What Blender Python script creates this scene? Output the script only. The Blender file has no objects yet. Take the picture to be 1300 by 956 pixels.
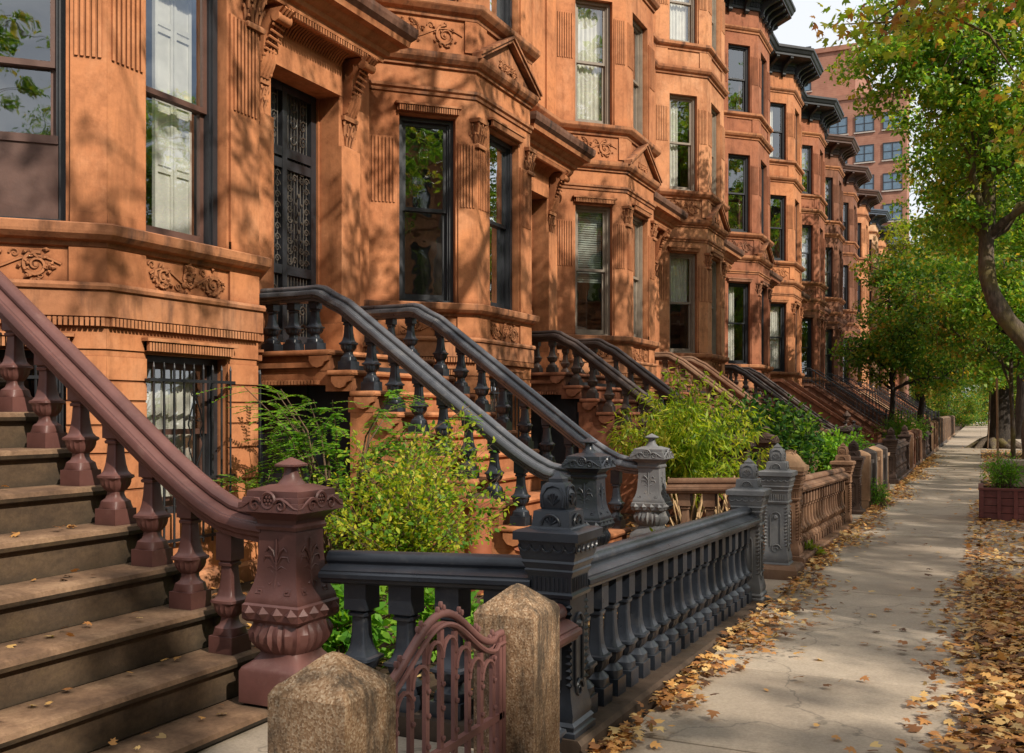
import bpy, math, random
import numpy as np
from mathutils import Vector, Matrix
R = math.radians
random.seed(7)
rng = np.random.default_rng(7)
SC = bpy.context.scene
COL = SC.collection

# ------------------------------------------------------------------ helpers
class MB:
    def __init__(s): s.v = []; s.f = []
    def add(s, vs, fs):
        o = len(s.v); s.v.extend([tuple(p) for p in vs]); s.f.extend([tuple(i + o for i in f) for f in fs])
    def box(s, x0, x1, y0, y1, z0, z1):
        s.add([(x0,y0,z0),(x1,y0,z0),(x1,y1,z0),(x0,y1,z0),(x0,y0,z1),(x1,y0,z1),(x1,y1,z1),(x0,y1,z1)],
              [(3,2,1,0),(4,5,6,7),(0,1,5,4),(1,2,6,5),(2,3,7,6),(3,0,4,7)])
    def fbox(s, F, t0, t1, o0, o1, z0, z1):
        P = lambda t, o, z: F.p(t, o, z)
        s.add([P(t0,o0,z0),P(t1,o0,z0),P(t1,o1,z0),P(t0,o1,z0),P(t0,o0,z1),P(t1,o0,z1),P(t1,o1,z1),P(t0,o1,z1)],
              [(3,2,1,0),(4,5,6,7),(0,1,5,4),(1,2,6,5),(2,3,7,6),(3,0,4,7)])
    def rings(s, rings, closed=True, cap0=True, cap1=True):
        n = len(rings[0]); vs = [p for r in rings for p in r]; fs = []
        m = n if closed else n - 1
        for k in range(len(rings) - 1):
            for i in range(m):
                j = (i + 1) % n
                fs.append((k*n+i, k*n+j, (k+1)*n+j, (k+1)*n+i))
        if cap0: fs.append(tuple(reversed(range(n))))
        if cap1: fs.append(tuple(range((len(rings)-1)*n, len(rings)*n)))
        s.add(vs, fs)
    def tube(s, pts, r, n=6, cap=True):
        pts = [Vector(p) for p in pts]
        if not hasattr(r, '__len__'): r = [r] * len(pts)
        rings = []; up = None
        for i, p in enumerate(pts):
            d = (pts[min(i+1, len(pts)-1)] - pts[max(i-1, 0)])
            if d.length < 1e-9: d = Vector((0,0,1))
            d.normalize()
            if up is None:
                up = Vector((0,0,1)) if abs(d.z) < .9 else Vector((1,0,0))
            a = d.cross(up)
            if a.length < 1e-6: a = d.orthogonal()
            a.normalize(); up = a.cross(d).normalized()
            rings.append([p + (a*math.cos(2*math.pi*k/n) + up*math.sin(2*math.pi*k/n)) * r[i] for k in range(n)])
        s.rings(rings, True, cap, cap)
    def prism(s, poly, fn, a, b):
        n = len(poly)
        s.add([fn(x, y, a) for x, y in poly] + [fn(x, y, b) for x, y in poly],
              [tuple(reversed(range(n))), tuple(range(n, 2*n))] + [(i, (i+1)%n, (i+1)%n+n, i+n) for i in range(n)])
    def blob(s, c, r, n=6, m=4):
        rings = []
        for k in range(1, m):
            ph = math.pi * k / m
            rings.append([(c[0]+r[0]*math.sin(ph)*math.cos(2*math.pi*i/n), c[1]+r[1]*math.sin(ph)*math.sin(2*math.pi*i/n), c[2]-r[2]*math.cos(ph)) for i in range(n)])
        s.rings(rings)
    def mesh(s, name, smooth=None):
        me = bpy.data.meshes.new(name); me.from_pydata(s.v, [], s.f); me.update()
        if smooth is not None:
            me.polygons.foreach_set('use_smooth', [True]*len(me.polygons)); me.set_sharp_from_angle(angle=R(smooth))
        return me
    def build(s, name, mat, parent=None, smooth=None, loc=None, rz=0):
        return ob(name, s.mesh(name, smooth), mat, parent, loc, rz)

def ob(name, me, mat, parent=None, loc=None, rz=0):
    o = bpy.data.objects.new(name, me); COL.objects.link(o)
    if mat is not None:
        if len(me.materials) == 0: me.materials.append(mat)
        if me.materials[0] != mat:
            o.material_slots[0].link = 'OBJECT'; o.material_slots[0].material = mat
    if parent is not None: o.parent = parent
    if loc is not None: o.location = loc
    o.rotation_euler[2] = rz
    return o
def tag(o, label=None, cat=None, group=None, kind=None):
    if label: o['label'] = label
    if cat: o['category'] = cat
    if group: o['group'] = group
    if kind: o['kind'] = kind
    return o
def empty(name, loc=(0,0,0), rz=0):
    o = bpy.data.objects.new(name, None); COL.objects.link(o); o.location = loc; o.rotation_euler[2] = rz
    o.empty_display_size = .3
    return o
def setmat(o, m):
    if not o.material_slots: return
    o.material_slots[0].link = 'OBJECT'; o.material_slots[0].material = m
def dup(o, parent=None, fn=None):
    c = o.copy(); COL.objects.link(c)
    if parent is not None: c.parent = parent
    if fn: fn(c)
    for ch in list(o.children): dup(ch, c, fn)
    return c

class Frame:
    def __init__(s, o, d, n): s.o = o; s.d = d; s.n = n
    def p(s, t, o, z): return (s.o[0]+s.d[0]*t+s.n[0]*o, s.o[1]+s.d[1]*t+s.n[1]*o, z)
    def rz(s): return math.atan2(s.n[1], s.n[0]) - math.pi/2

# ------------------------------------------------------------------ materials
def newmat(name):
    m = bpy.data.materials.new(name); m.use_nodes = True
    nt = m.node_tree; b = nt.nodes['Principled BSDF']
    return m, nt, b
def N(nt, t, **k):
    n = nt.nodes.new(t)
    for a, v in k.items(): setattr(n, a, v)
    return n
def noise(nt, vec, scale, detail=5, rough=.6):
    n = N(nt, 'ShaderNodeTexNoise'); n.inputs['Scale'].default_value = scale; n.inputs['Detail'].default_value = detail
    n.inputs['Roughness'].default_value = rough; nt.links.new(vec, n.inputs['Vector']); return n.outputs['Fac']
def ramp(nt, fac, stops):
    r = N(nt, 'ShaderNodeValToRGB'); e = r.color_ramp.elements
    while len(e) < len(stops): e.new(.5)
    for i, (p, c) in enumerate(stops): e[i].position = p; e[i].color = (c[0], c[1], c[2], 1)
    nt.links.new(fac, r.inputs['Fac']); return r.outputs['Color']
def mix(nt, a, b, fac, mode='MIX'):
    m = N(nt, 'ShaderNodeMix', data_type='RGBA', blend_type=mode)
    if isinstance(fac, float): m.inputs[0].default_value = fac
    else: nt.links.new(fac, m.inputs[0])
    for s, v in ((6, a), (7, b)):
        if isinstance(v, tuple): m.inputs[s].default_value = (v[0], v[1], v[2], 1)
        else: nt.links.new(v, m.inputs[s])
    return m.outputs[2]
def pos(nt): return N(nt, 'ShaderNodeNewGeometry').outputs['Position']
def mapping(nt, vec, sc):
    m = N(nt, 'ShaderNodeMapping'); m.inputs['Scale'].default_value = sc; nt.links.new(vec, m.inputs['Vector']); return m.outputs[0]
def bump(nt, b, h, strength, dist=.01, prev=None):
    n = N(nt, 'ShaderNodeBump'); n.inputs['Strength'].default_value = strength; n.inputs['Distance'].default_value = dist
    nt.links.new(h, n.inputs['Height'])
    if prev is not None: nt.links.new(prev, n.inputs['Normal'])
    nt.links.new(n.outputs[0], b.inputs['Normal']); return n.outputs[0]
def scl(c, k): return tuple(min(1, x*k) for x in c)

def crevice_shade(nt, col, shade_col, amt=.75, dist=.14):  # occlusion shade painted into the colour of creases and corners
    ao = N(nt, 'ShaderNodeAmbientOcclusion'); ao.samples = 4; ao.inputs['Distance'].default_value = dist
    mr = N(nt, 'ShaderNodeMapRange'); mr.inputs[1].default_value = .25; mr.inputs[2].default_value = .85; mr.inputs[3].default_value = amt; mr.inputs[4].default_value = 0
    nt.links.new(ao.outputs['AO'], mr.inputs[0]); return mix(nt, col, shade_col, mr.outputs[0])
def stone(name, c, rough=.85, stain=.5, dark=None, grain=.35, bumpd=.012):
    m, nt, b = newmat(name); p = pos(nt)
    big = noise(nt, p, .9, 4)
    col = ramp(nt, big, [(.3, (c[0]*.74,c[1]*.66,c[2]*.62)), (.5, c), (.72, (min(1,c[0]*1.18), c[1]*1.16, c[2]*1.08))])
    mid = noise(nt, p, 4.5, 7, .72)
    col = mix(nt, col, ramp(nt, mid, [(.36,(.56,.52,.50)),(.5,(.98,.98,.98)),(.68,(1.12,1.1,1.06))]), .55, 'MULTIPLY')
    st = noise(nt, mapping(nt, p, (2.2, 2.2, .35)), 2.2, 6, .65)
    pm = N(nt, 'ShaderNodeMapRange'); pm.inputs[1].default_value = .53; pm.inputs[2].default_value = .66; pm.inputs[4].default_value = .5
    nt.links.new(noise(nt, mapping(nt, p, (1.3, 1.3, .8)), 1.7, 7, .7), pm.inputs[0])
    col = mix(nt, col, (min(1,c[0]*1.22), min(1,c[1]*1.42), min(1,c[2]*1.6)), pm.outputs[0])
    sr = N(nt, 'ShaderNodeMapRange'); sr.inputs[1].default_value = .50; sr.inputs[2].default_value = .70; sr.inputs[3].default_value = 0; sr.inputs[4].default_value = stain
    nt.links.new(st, sr.inputs[0])
    col = mix(nt, col, dark or scl(c, .42), sr.outputs[0])
    fine = noise(nt, p, 22, 6, .7)
    col = mix(nt, col, ramp(nt, fine, [(.3, (.62,.6,.58)), (.7, (1.1,1.1,1.1))]), grain, 'MULTIPLY')
    col = crevice_shade(nt, col, (c[0]*.20, c[1]*.17, c[2]*.17), .82, .24)
    nt.links.new(col, b.inputs['Base Color']); b.inputs['Roughness'].default_value = rough
    b.inputs['Specular IOR Level'].default_value = .25
    n1 = bump(nt, b, noise(nt, p, 55, 5, .7), .35, .004)
    bump(nt, b, noise(nt, p, 5, 5, .6), .5, bumpd, n1)
    return m
def paint(name, c, rough=.42, worn_or_sheen=None, spec=.5, wf=.5, bumps=.3):
    m, nt, b = newmat(name); p = pos(nt)
    f = noise(nt, p, 3.2, 6, .7)
    col = ramp(nt, f, [(.3, scl(c, .7)), (.55, c), (.8, scl(c, 1.35))])
    if worn_or_sheen:
        w = noise(nt, p, 9, 8, .75); mr = N(nt, 'ShaderNodeMapRange'); mr.inputs[1].default_value = .55; mr.inputs[2].default_value = .68; mr.inputs[4].default_value = wf
        nt.links.new(w, mr.inputs[0]); col = mix(nt, col, worn_or_sheen, mr.outputs[0])
        # sky sheen painted lighter on upward faces, shade painted into the crevices
        sx = N(nt, 'ShaderNodeSeparateXYZ'); nt.links.new(N(nt, 'ShaderNodeNewGeometry').outputs['Normal'], sx.inputs[0])
        up_sheen = N(nt, 'ShaderNodeMapRange'); up_sheen.inputs[1].default_value = .4; up_sheen.inputs[2].default_value = 1; up_sheen.inputs[4].default_value = .45; nt.links.new(sx.outputs[2], up_sheen.inputs[0])
        mm = N(nt, 'ShaderNodeMath', operation='MULTIPLY'); nt.links.new(up_sheen.outputs[0], mm.inputs[0]); nt.links.new(noise(nt, p, 7, 7, .75), mm.inputs[1])
        col = mix(nt, col, tuple(min(1, x*2.2+.06) for x in c), mm.outputs[0])
        col = crevice_shade(nt, col, scl(c, .25), .7, .08)
    nt.links.new(col, b.inputs['Base Color'])
    rr = N(nt, 'ShaderNodeMapRange'); rr.inputs[3].default_value = rough-.08; rr.inputs[4].default_value = rough+.2; nt.links.new(noise(nt, p, 14, 5), rr.inputs[0])
    nt.links.new(rr.outputs[0], b.inputs['Roughness']); b.inputs['Specular IOR Level'].default_value = spec
    bump(nt, b, noise(nt, p, 40, 5, .7), bumps, .003)
    return m
def leafmat(name, stops, trans=.45, rough=.5):
    m = bpy.data.materials.new(name); m.use_nodes = True; nt = m.node_tree; nt.nodes.clear()
    out = N(nt, 'ShaderNodeOutputMaterial'); g = N(nt, 'ShaderNodeNewGeometry')
    isl = g.outputs['Random Per Island']
    big = noise(nt, g.outputs['Position'], .8, 3)
    ad = N(nt, 'ShaderNodeMath', operation='MULTIPLY_ADD'); nt.links.new(big, ad.inputs[0]); ad.inputs[1].default_value = 1.1; ad.inputs[2].default_value = -.55
    ad2 = N(nt, 'ShaderNodeMath', operation='ADD'); nt.links.new(ad.outputs[0], ad2.inputs[0]); nt.links.new(isl, ad2.inputs[1])
    col = ramp(nt, ad2.outputs[0], stops)
    d = N(nt, 'ShaderNodeBsdfPrincipled'); d.inputs['Roughness'].default_value = rough; d.inputs['Specular IOR Level'].default_value = .35
    nt.links.new(col, d.inputs['Base Color'])
    t = N(nt, 'ShaderNodeBsdfTranslucent')
    tc = mix(nt, col, (1.5, 1.45, .55), 1.0, 'MULTIPLY'); nt.links.new(tc, t.inputs['Color'])
    mx = N(nt, 'ShaderNodeMixShader'); mx.inputs[0].default_value = trans
    nt.links.new(d.outputs[0], mx.inputs[1]); nt.links.new(t.outputs[0], mx.inputs[2]); nt.links.new(mx.outputs[0], out.inputs[0])
    return m
def glassmat(name, refl=.22, tint=(.75,.8,.8)):
    m = bpy.data.materials.new(name); m.use_nodes = True; nt = m.node_tree; nt.nodes.clear()
    out = N(nt, 'ShaderNodeOutputMaterial')
    t = N(nt, 'ShaderNodeBsdfTransparent'); t.inputs[0].default_value = (*tint, 1)
    g = N(nt, 'ShaderNodeBsdfGlossy'); g.inputs['Roughness'].default_value = .015; g.inputs['Color'].default_value = (.95,.98,1,1)
    bn = N(nt, 'ShaderNodeBump'); bn.inputs['Strength'].default_value = .05; bn.inputs['Distance'].default_value = .03
    nt.links.new(noise(nt, pos(nt), 2.5, 2), bn.inputs['Height']); nt.links.new(bn.outputs[0], g.inputs['Normal'])
    lw = N(nt, 'ShaderNodeLayerWeight'); lw.inputs[0].default_value = .22
    mr = N(nt, 'ShaderNodeMapRange'); mr.inputs[3].default_value = refl; mr.inputs[4].default_value = .75; nt.links.new(lw.outputs['Fresnel'], mr.inputs[0])
    mx = N(nt, 'ShaderNodeMixShader'); nt.links.new(mr.outputs[0], mx.inputs[0])
    nt.links.new(t.outputs[0], mx.inputs[1]); nt.links.new(g.outputs[0], mx.inputs[2]); nt.links.new(mx.outputs[0], out.inputs[0])
    return m
def plain(name, c, rough=.8):
    m, nt, b = newmat(name)
    nt.links.new(ramp(nt, noise(nt, pos(nt), 6, 4), [(.3, scl(c,.85)), (.7, scl(c,1.08))]), b.inputs['Base Color'])
    b.inputs['Roughness'].default_value = rough; return m
def barkmat(name, c, c2, moss=None):
    m, nt, b = newmat(name); p = pos(nt)
    v = noise(nt, mapping(nt, p, (7,7,1.6)), 2.5, 8, .7)
    col = ramp(nt, v, [(.35, scl(c,.5)), (.5, c), (.68, c2)])
    if moss:
        mr = N(nt,'ShaderNodeMapRange'); mr.inputs[1].default_value=.45; mr.inputs[2].default_value=.62; nt.links.new(noise(nt,p,1.6,5), mr.inputs[0])
        col = mix(nt, col, moss, mr.outputs[0])
    nt.links.new(col, b.inputs['Base Color']); b.inputs['Roughness'].default_value = .9
    bump(nt, b, v, .9, .03); return m

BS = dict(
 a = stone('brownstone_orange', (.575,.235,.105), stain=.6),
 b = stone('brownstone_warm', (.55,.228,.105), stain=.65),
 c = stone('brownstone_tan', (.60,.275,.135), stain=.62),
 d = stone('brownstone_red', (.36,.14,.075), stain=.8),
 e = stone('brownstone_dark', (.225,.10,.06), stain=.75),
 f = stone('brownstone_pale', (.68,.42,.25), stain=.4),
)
DIRT = stone('weathered_dark_brownstone', (.20,.10,.065), stain=.9, dark=(.04,.032,.028))
LEDGE = stone('stained_ledge_stone', (.47,.205,.10), stain=.95, dark=(.10,.055,.04))
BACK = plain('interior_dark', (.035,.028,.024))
CARVE = stone('carved_brownstone', (.50,.215,.10), stain=.7)
CARVE2 = stone('carved_brownstone_dark', (.36,.17,.10), stain=.7)
FRAME_BLK = paint('black_window_paint', (.028,.03,.036), .38)
FRAME_TAN = paint('tan_window_paint', (.26,.21,.16), .5)
SASH_BROWN = paint('brown_sash_paint', (.12,.06,.045), .45)
GL = glassmat('window_glass', .21, (.92,.94,.93))
WHITE = plain('white_paint', (.78,.76,.7), .5)
CURT = plain('curtain_cloth', (.72,.69,.62))
CURT_G = plain('green_grey_blind', (.42,.46,.4))
CURT_B = plain('brown_curtain', (.13,.05,.03))
IRON = paint('wrought_iron_black', (.02,.021,.025), .35)
BLACKP = paint('black_stone_paint', (.024,.029,.039), .27, worn_or_sheen=(.12,.11,.10), wf=.3)  # the paler patches of wear also stand in for highlights on the rails
GREYP = paint('weathered_grey_stone_paint', (.15,.15,.155), .5, worn_or_sheen=(.25,.22,.19), wf=.6)
PURP = paint('purple_brown_cast_paint', (.13,.052,.043), .42, worn_or_sheen=(.20,.11,.09), wf=.45)
BROWNP = stone('brown_balustrade', (.25,.14,.085), stain=.7, rough=.7)
DKBROWN = stone('dark_brown_balustrade', (.085,.052,.04), stain=.6, rough=.6)
CORN_BLK = paint('black_cornice_paint', (.022,.023,.026), .45)
CORN_BRN = paint('brown_cornice_paint', (.09,.045,.032), .5)
CORN_BLUE = paint('slate_blue_cornice_paint', (.07,.09,.13), .5)
def stepmat():
    m, nt, b = newmat('olive_brown_step'); p = pos(nt)
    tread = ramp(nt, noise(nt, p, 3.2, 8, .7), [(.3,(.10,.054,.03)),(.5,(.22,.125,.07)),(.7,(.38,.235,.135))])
    riser = ramp(nt, noise(nt, mapping(nt,p,(1,1,2.5)), 3, 8, .75), [(.35,(.028,.019,.011)),(.55,(.078,.050,.026)),(.75,(.13,.088,.04))])  # tree shade over the risers is painted into this darker colour
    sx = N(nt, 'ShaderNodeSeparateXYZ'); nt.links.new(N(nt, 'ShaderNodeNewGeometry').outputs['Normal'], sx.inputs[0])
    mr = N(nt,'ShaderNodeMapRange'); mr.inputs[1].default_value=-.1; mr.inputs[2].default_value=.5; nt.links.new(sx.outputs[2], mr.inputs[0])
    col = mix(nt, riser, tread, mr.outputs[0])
    col = mix(nt, col, ramp(nt, noise(nt,p,40,6,.75), [(.35,(.55,.53,.5)),(.62,(1.1,1.1,1.1))]), .6, 'MULTIPLY')
    col = crevice_shade(nt, col, (.02,.016,.01), .85, .12)
    nt.links.new(col, b.inputs['Base Color']); b.inputs['Roughness'].default_value=.8
    n1 = bump(nt, b, noise(nt,p,50,6,.75), .5, .004); bump(nt, b, noise(nt,p,6,5), .6, .012, n1); return m
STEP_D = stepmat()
GRILLE = paint('bronze_grille', (.10,.085,.07), .25)
def concmat():
    m, nt, b = newmat('aggregate_concrete'); p = pos(nt)
    v = N(nt,'ShaderNodeTexVoronoi'); v.inputs['Scale'].default_value = 170; nt.links.new(p, v.inputs['Vector'])
    col = ramp(nt, v.outputs['Color'], [(.0,(.10,.06,.035)),(.35,(.26,.16,.09)),(.7,(.42,.30,.19)),(1,(.62,.5,.36))])
    col = mix(nt, col, (.36,.17,.06), .25)
    mr = N(nt,'ShaderNodeMapRange'); mr.inputs[1].default_value=.44; mr.inputs[2].default_value=.60; mr.inputs[4].default_value=.85
    nt.links.new(noise(nt, mapping(nt,p,(5,5,1.3)), 1.6, 8, .75), mr.inputs[0]); col = mix(nt, col, (.035,.026,.018), mr.outputs[0])
    nt.links.new(col, b.inputs['Base Color']); b.inputs['Roughness'].default_value=.95
    n1 = bump(nt, b, v.outputs['Distance'], .35, .002); bump(nt, b, noise(nt,p,25,6,.7), .6, .008, n1); return m
CONC = concmat()
TERRA = paint('terracotta', (.36,.11,.05), .6)
REDWOOD = paint('dark_red_wood', (.13,.028,.022), .55, worn_or_sheen=(.2,.1,.07), wf=.4)
PURIRON = paint('rose_brown_iron', (.17,.075,.066), .5)
BARK = barkmat('bark_grey_brown', (.09,.065,.045), (.19,.14,.10), (.16,.125,.04))
BARK_D = barkmat('bark_dark', (.035,.026,.02), (.08,.06,.045))
TWIG = barkmat('twig_brown', (.14,.085,.05), (.22,.14,.08))

# ------------------------------------------------------------------ ring profiles
def sqring(n, r, q, amp=0, nf=0, cx=0, cy=0, z=0, ch=1.32):
    out = []
    for k in range(n):
        a = 2*math.pi*k/n; c, s = math.cos(a), math.sin(a)
        sq = min(1/max(abs(c), abs(s)), ch)
        rr = r*((1-q) + q*sq)*(1 + amp*math.cos(nf*a))
        out.append((cx+rr*c, cy+rr*s, z))
    return out
def turned(mb, prof, n=32, cx=0, cy=0, ch=1.32):
    mb.rings([sqring(n, p[1], p[2], p[3] if len(p) > 3 else 0, p[4] if len(p) > 4 else 0, cx, cy, p[0], p[5] if len(p) > 5 else ch) for p in prof])

def spiral(mb, F3, c, r0, turns, th, sgn=1, a0=0, n=22, taper=.5):
    pts = []; rad = []
    for i in range(n):
        k = i/(n-1); r = r0*(1-k*.86); a = a0 + sgn*turns*2*math.pi*k
        pts.append(F3(c[0]+r*math.cos(a), c[1]+r*math.sin(a))); rad.append(th*(1-taper*k))
    mb.tube(pts, rad, 5)

# ------------------------------------------------------------------ BALUSTERS
def stoop_baluster_mesh():
    m = MB()
    turned(m, [(-.02,.073,1,0,0,1.414),(.085,.073,1,0,0,1.414),(.0851,.066,1),(.10,.07,.5),(.125,.066,.4),(.14,.045,.5),(.16,.036,.7),(.175,.036,.7),
      (.185,.05,.3,.03,16),(.205,.064,.2,.05,16),(.225,.07,.2,.05,16),(.24,.072,.3),(.25,.076,.8),(.262,.074,.8),(.268,.062,.8),(.285,.050,.8),(.32,.041,.9),(.37,.035,.9),(.43,.032,.9),
      (.432,.042,.9),(.445,.044,.9),(.452,.036,.9),(.46,.04,1,0,0,1.414),(.461,.048,1,0,0,1.414),(.60,.048,1,0,0,1.414)], 48)
    return m.mesh('baluster', 35)
def fence_baluster_mesh():
    m = MB()
    turned(m, [(-.15,.06,1,0,0,1.414),(.09,.06,1,0,0,1.414),(.091,.052,1),(.105,.058,.4),(.13,.058,.3),(.15,.04,.4),(.16,.03,.5),(.172,.04,.3,.04,16),(.19,.054,.3,.05,16),(.215,.06,.3),(.225,.064,.9),(.237,.062,.9),
      (.243,.05,.9),(.265,.039,.9),(.30,.031,.95),(.36,.027,.95),(.43,.026,.95),(.432,.036,.9),(.446,.038,.9),(.452,.031,.9),(.462,.036,1,0,0,1.414),(.463,.045,1,0,0,1.414),(.66,.045,1,0,0,1.414)], 48)
    return m.mesh('baluster', 35)
SB = stoop_baluster_mesh(); FB = fence_baluster_mesh()

# ------------------------------------------------------------------ NEWEL
def faces4(h):
    """four vertical face frames around the axis; returns functions (a, z, out) -> xyz with face plane at distance h"""
    fs = []
    for k in range(4):
        a = k*math.pi/2; c, s = math.cos(a), math.sin(a)
        fs.append(lambda t, z, o=0, c=c, s=s: (c*(h+o)-s*t, s*(h+o)+c*t, z))
    return fs
def face1(h): return faces4(h)[:1]
def newel_meshes():
    m = MB(); S = 1.414
    turned(m, [(-.12,.175,1,0,0,S),(.03,.175,1,0,0,S),(.05,.165,1,0,0,S),(.075,.14,.9),(.10,.125,.7),(.115,.125,.4,.02,24),(.14,.15,.3,.045,24),(.175,.172,.3,.05,24),(.215,.175,.35,.05,24),(.25,.155,.4,.04,24),(.262,.15,.6),
      (.265,.15,1,0,0,S),(.28,.165,1,0,0,S),(.345,.165,1,0,0,S),(.355,.155,1,0,0,S),(.365,.155,1,0,0,S),(.385,.15,1,0,0,S),(.41,.138,1,0,0,S),(.45,.125,1,0,0,S),(.50,.116,1,0,0,S),(.60,.11,1,0,0,S),(.70,.108,1,0,0,S),
      (.702,.118,1,0,0,S),(.718,.122,1,0,0,S),(.73,.113,1,0,0,S),(.75,.116,1,0,0,S),(.775,.14,1,0,0,S),(.785,.155,1,0,0,S),(.792,.18,1,0,0,S),(.835,.176,1,0,0,S),(.836,.165,1,0,0,S),(.86,.162,1,0,0,S),(.861,.15,1,0,0,S),(.89,.148,1,0,0,S),(.915,.075,1,0,0,S),(.916,.07,.3)], 64)
    f = MB()
    turned(f, [(.905,.082,.2),(.92,.062,.2),(.945,.042,.2),(.975,.033,.2),(.995,.034,.2),(1.003,.062,.9),(1.012,.062,.9),(1.045,.004,.9)], 24)
    o = MB()
    for fn in face1(.178):
        # scroll ornament on the cap band
        spiral(o, lambda a, z: fn(a, z, 0), (-.075,.825), .032, 1.3, .0085, 1, R(60))
        spiral(o, lambda a, z: fn(a, z, 0), (.075,.825), .032, 1.3, .0085, -1, R(120))
        ring = [fn(.036*math.cos(t), .848+.036*math.sin(t), -.004) for t in [2*math.pi*k/18 for k in range(19)]]
        o.tube(ring, .009, 5)
        for k in range(7):
            t = 2*math.pi*k/6; rr = 0 if k == 6 else .018
            c = fn(rr*math.cos(t), .848+rr*math.sin(t), -.004); o.blob(c, (.009,.009,.009))
        for sg in (-1, 1):
            o.tube([fn(sg*.04,.84), fn(sg*.055,.853), fn(sg*.08,.857), fn(sg*.11,.842), fn(sg*.15,.815), fn(sg*.176,.81)], [.009,.009,.008,.008,.006,.004], 5)
    for fn in face1(.165):
        for k in range(4):   # diamond points
            c = -.165+.0412+k*.0825
            o.add([fn(c-.037,.313,0), fn(c,.345,0), fn(c+.037,.313,0), fn(c,.281,0), fn(c,.313,.028)], [(0,1,4),(1,2,4),(2,3,4),(3,0,4)])
    for fn in face1(.112):
        # fleuron
        g = lambda a, z: fn(a, z, .006*max(0, (.52-z)*3)+ (0 if z > .45 else .012))
        o.tube([g(0,.66), g(0,.58), g(0,.50), g(0,.43)], [.004,.009,.006,.008], 5)
        for sg in (-1,1):
            o.tube([g(0,.55), g(sg*.02,.60), g(sg*.045,.62), g(sg*.062,.60)], [.006,.008,.007,.003], 5)
            o.tube([g(0,.53), g(sg*.03,.575), g(sg*.065,.575), g(sg*.075,.55)], [.006,.007,.006,.003], 5)
            o.tube([g(0,.51), g(sg*.03,.53), g(sg*.06,.52)], [.005,.006,.003], 5)
            spiral(o, lambda a, z: g(a, z), (sg*.032,.485), .022, 1.1, .005, sg, R(90))
            o.tube([g(0,.47), g(sg*.03,.445), g(sg*.05,.46)], [.005,.006,.003], 5)
            o.tube([fn(sg*.06,.43,.016), fn(sg*.1,.43,.016), fn(sg*.1,.40,.03), fn(sg*.07,.40,.03), fn(sg*.07,.415,.026), fn(sg*.085,.416,.026)], .0045, 4)
    return m.mesh('newel_post', 35), f.mesh('finial', 35), o.mesh('carved_face', 50)
NEW, NEWF, NEWO = newel_meshes()

# ------------------------------------------------------------------ sweep in the (a, z) plane with mitres
def sweep(mb, path, prof, fn):
    """path: [(a,z)], prof: [(w,n)] (n measured along the upward normal); fn(a, w, z) -> xyz"""
    rings = []
    for i, (a, z) in enumerate(path):
        def nrm(p, q):
            dx, dz = q[0]-p[0], q[1]-p[1]; l = math.hypot(dx, dz); return (-dz/l, dx/l)
        if i == 0: n = nrm(path[0], path[1]); k = 1
        elif i == len(path)-1: n = nrm(path[-2], path[-1]); k = 1
        else:
            n1 = nrm(path[i-1], path[i]); n2 = nrm(path[i], path[i+1]); n = (n1[0]+n2[0], n1[1]+n2[1]); l = math.hypot(*n); n = (n[0]/l, n[1]/l)
            k = 1/(n[0]*n1[0]+n[1]*n1[1])
        rings.append([fn(a+n[0]*k*h, w, z+n[1]*k*h) for (w, h) in prof])
    mb.rings(rings)
def mirrorprof(half):  # half: from top centre outwards to bottom
    return [(w, h) for w, h in half] + [(-w, h) for w, h in reversed(half) if w > 1e-6]
RAILP = mirrorprof([(0,.008),(.022,.005),(.038,-.006),(.045,-.020),(.044,-.034),(.038,-.042),(.052,-.044),(.086,-.056),(.09,-.062),(.107,-.062),(.112,-.072),(.112,-.098),(.106,-.104),(.098,-.106),(.094,-.124),(.082,-.134),(.074,-.138),(.07,-.158),(.05,-.162)])
FRAILP = mirrorprof([(0,.012),(.022,.009),(.037,-.002),(.045,-.018),(.045,-.034),(.038,-.046),(.038,-.05),(.052,-.052),(.09,-.070),(.096,-.073),(.096,-.079),(.108,-.081),(.114,-.088),(.114,-.106),(.106,-.112),(.098,-.114),(.094,-.128),(.078,-.138),(.06,-.142)])

# ------------------------------------------------------------------ STOOP
# local frame: origin at main wall plane (L=6.82) and stoop centre; x = towards street, y along street
NJ = 10
def nose(j): return 6.82 - (3.28 + .26*(j-1))       # x of nosing of tread j
def tz(j): return .1 + .2*j
HALF = .9     # rail offset from the centre
def step_mesh():
    m = MB(); w = HALF+.13
    for j in range(0, NJ+1):
        xo = nose(j); xi = nose(j+1) - .03 if j < NJ else -.06
        z = tz(j); ww = w + (.10 if j == 0 else 0)
        # rounded nosing slab
        prof = [(xi, z), (xo-.03, z), (xo-.008, z-.008), (xo, z-.028), (xo-.008, z-.048), (xo-.03, z-.056), (xi, z-.056)]
        rings = []
        for y, ins in ((-ww, .03), (-ww-.0+.008, .008), (-ww+.03, 0), (ww-.03, 0), (ww-.008, .008), (ww, .03)):
            rings.append([(px - (ins if px > xi+.001 else 0), y, pz + (-(ins*.45) if pz > z-.028 else (ins*.45 if pz < z-.028 else 0))) for px, pz in prof])
        m.rings(rings)
        m.box(xi-.05, xo-.045, -ww+.05, ww-.05, z-.2-.002 if j else 0, z-.0565)
    return m.mesh('steps', 40)
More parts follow.
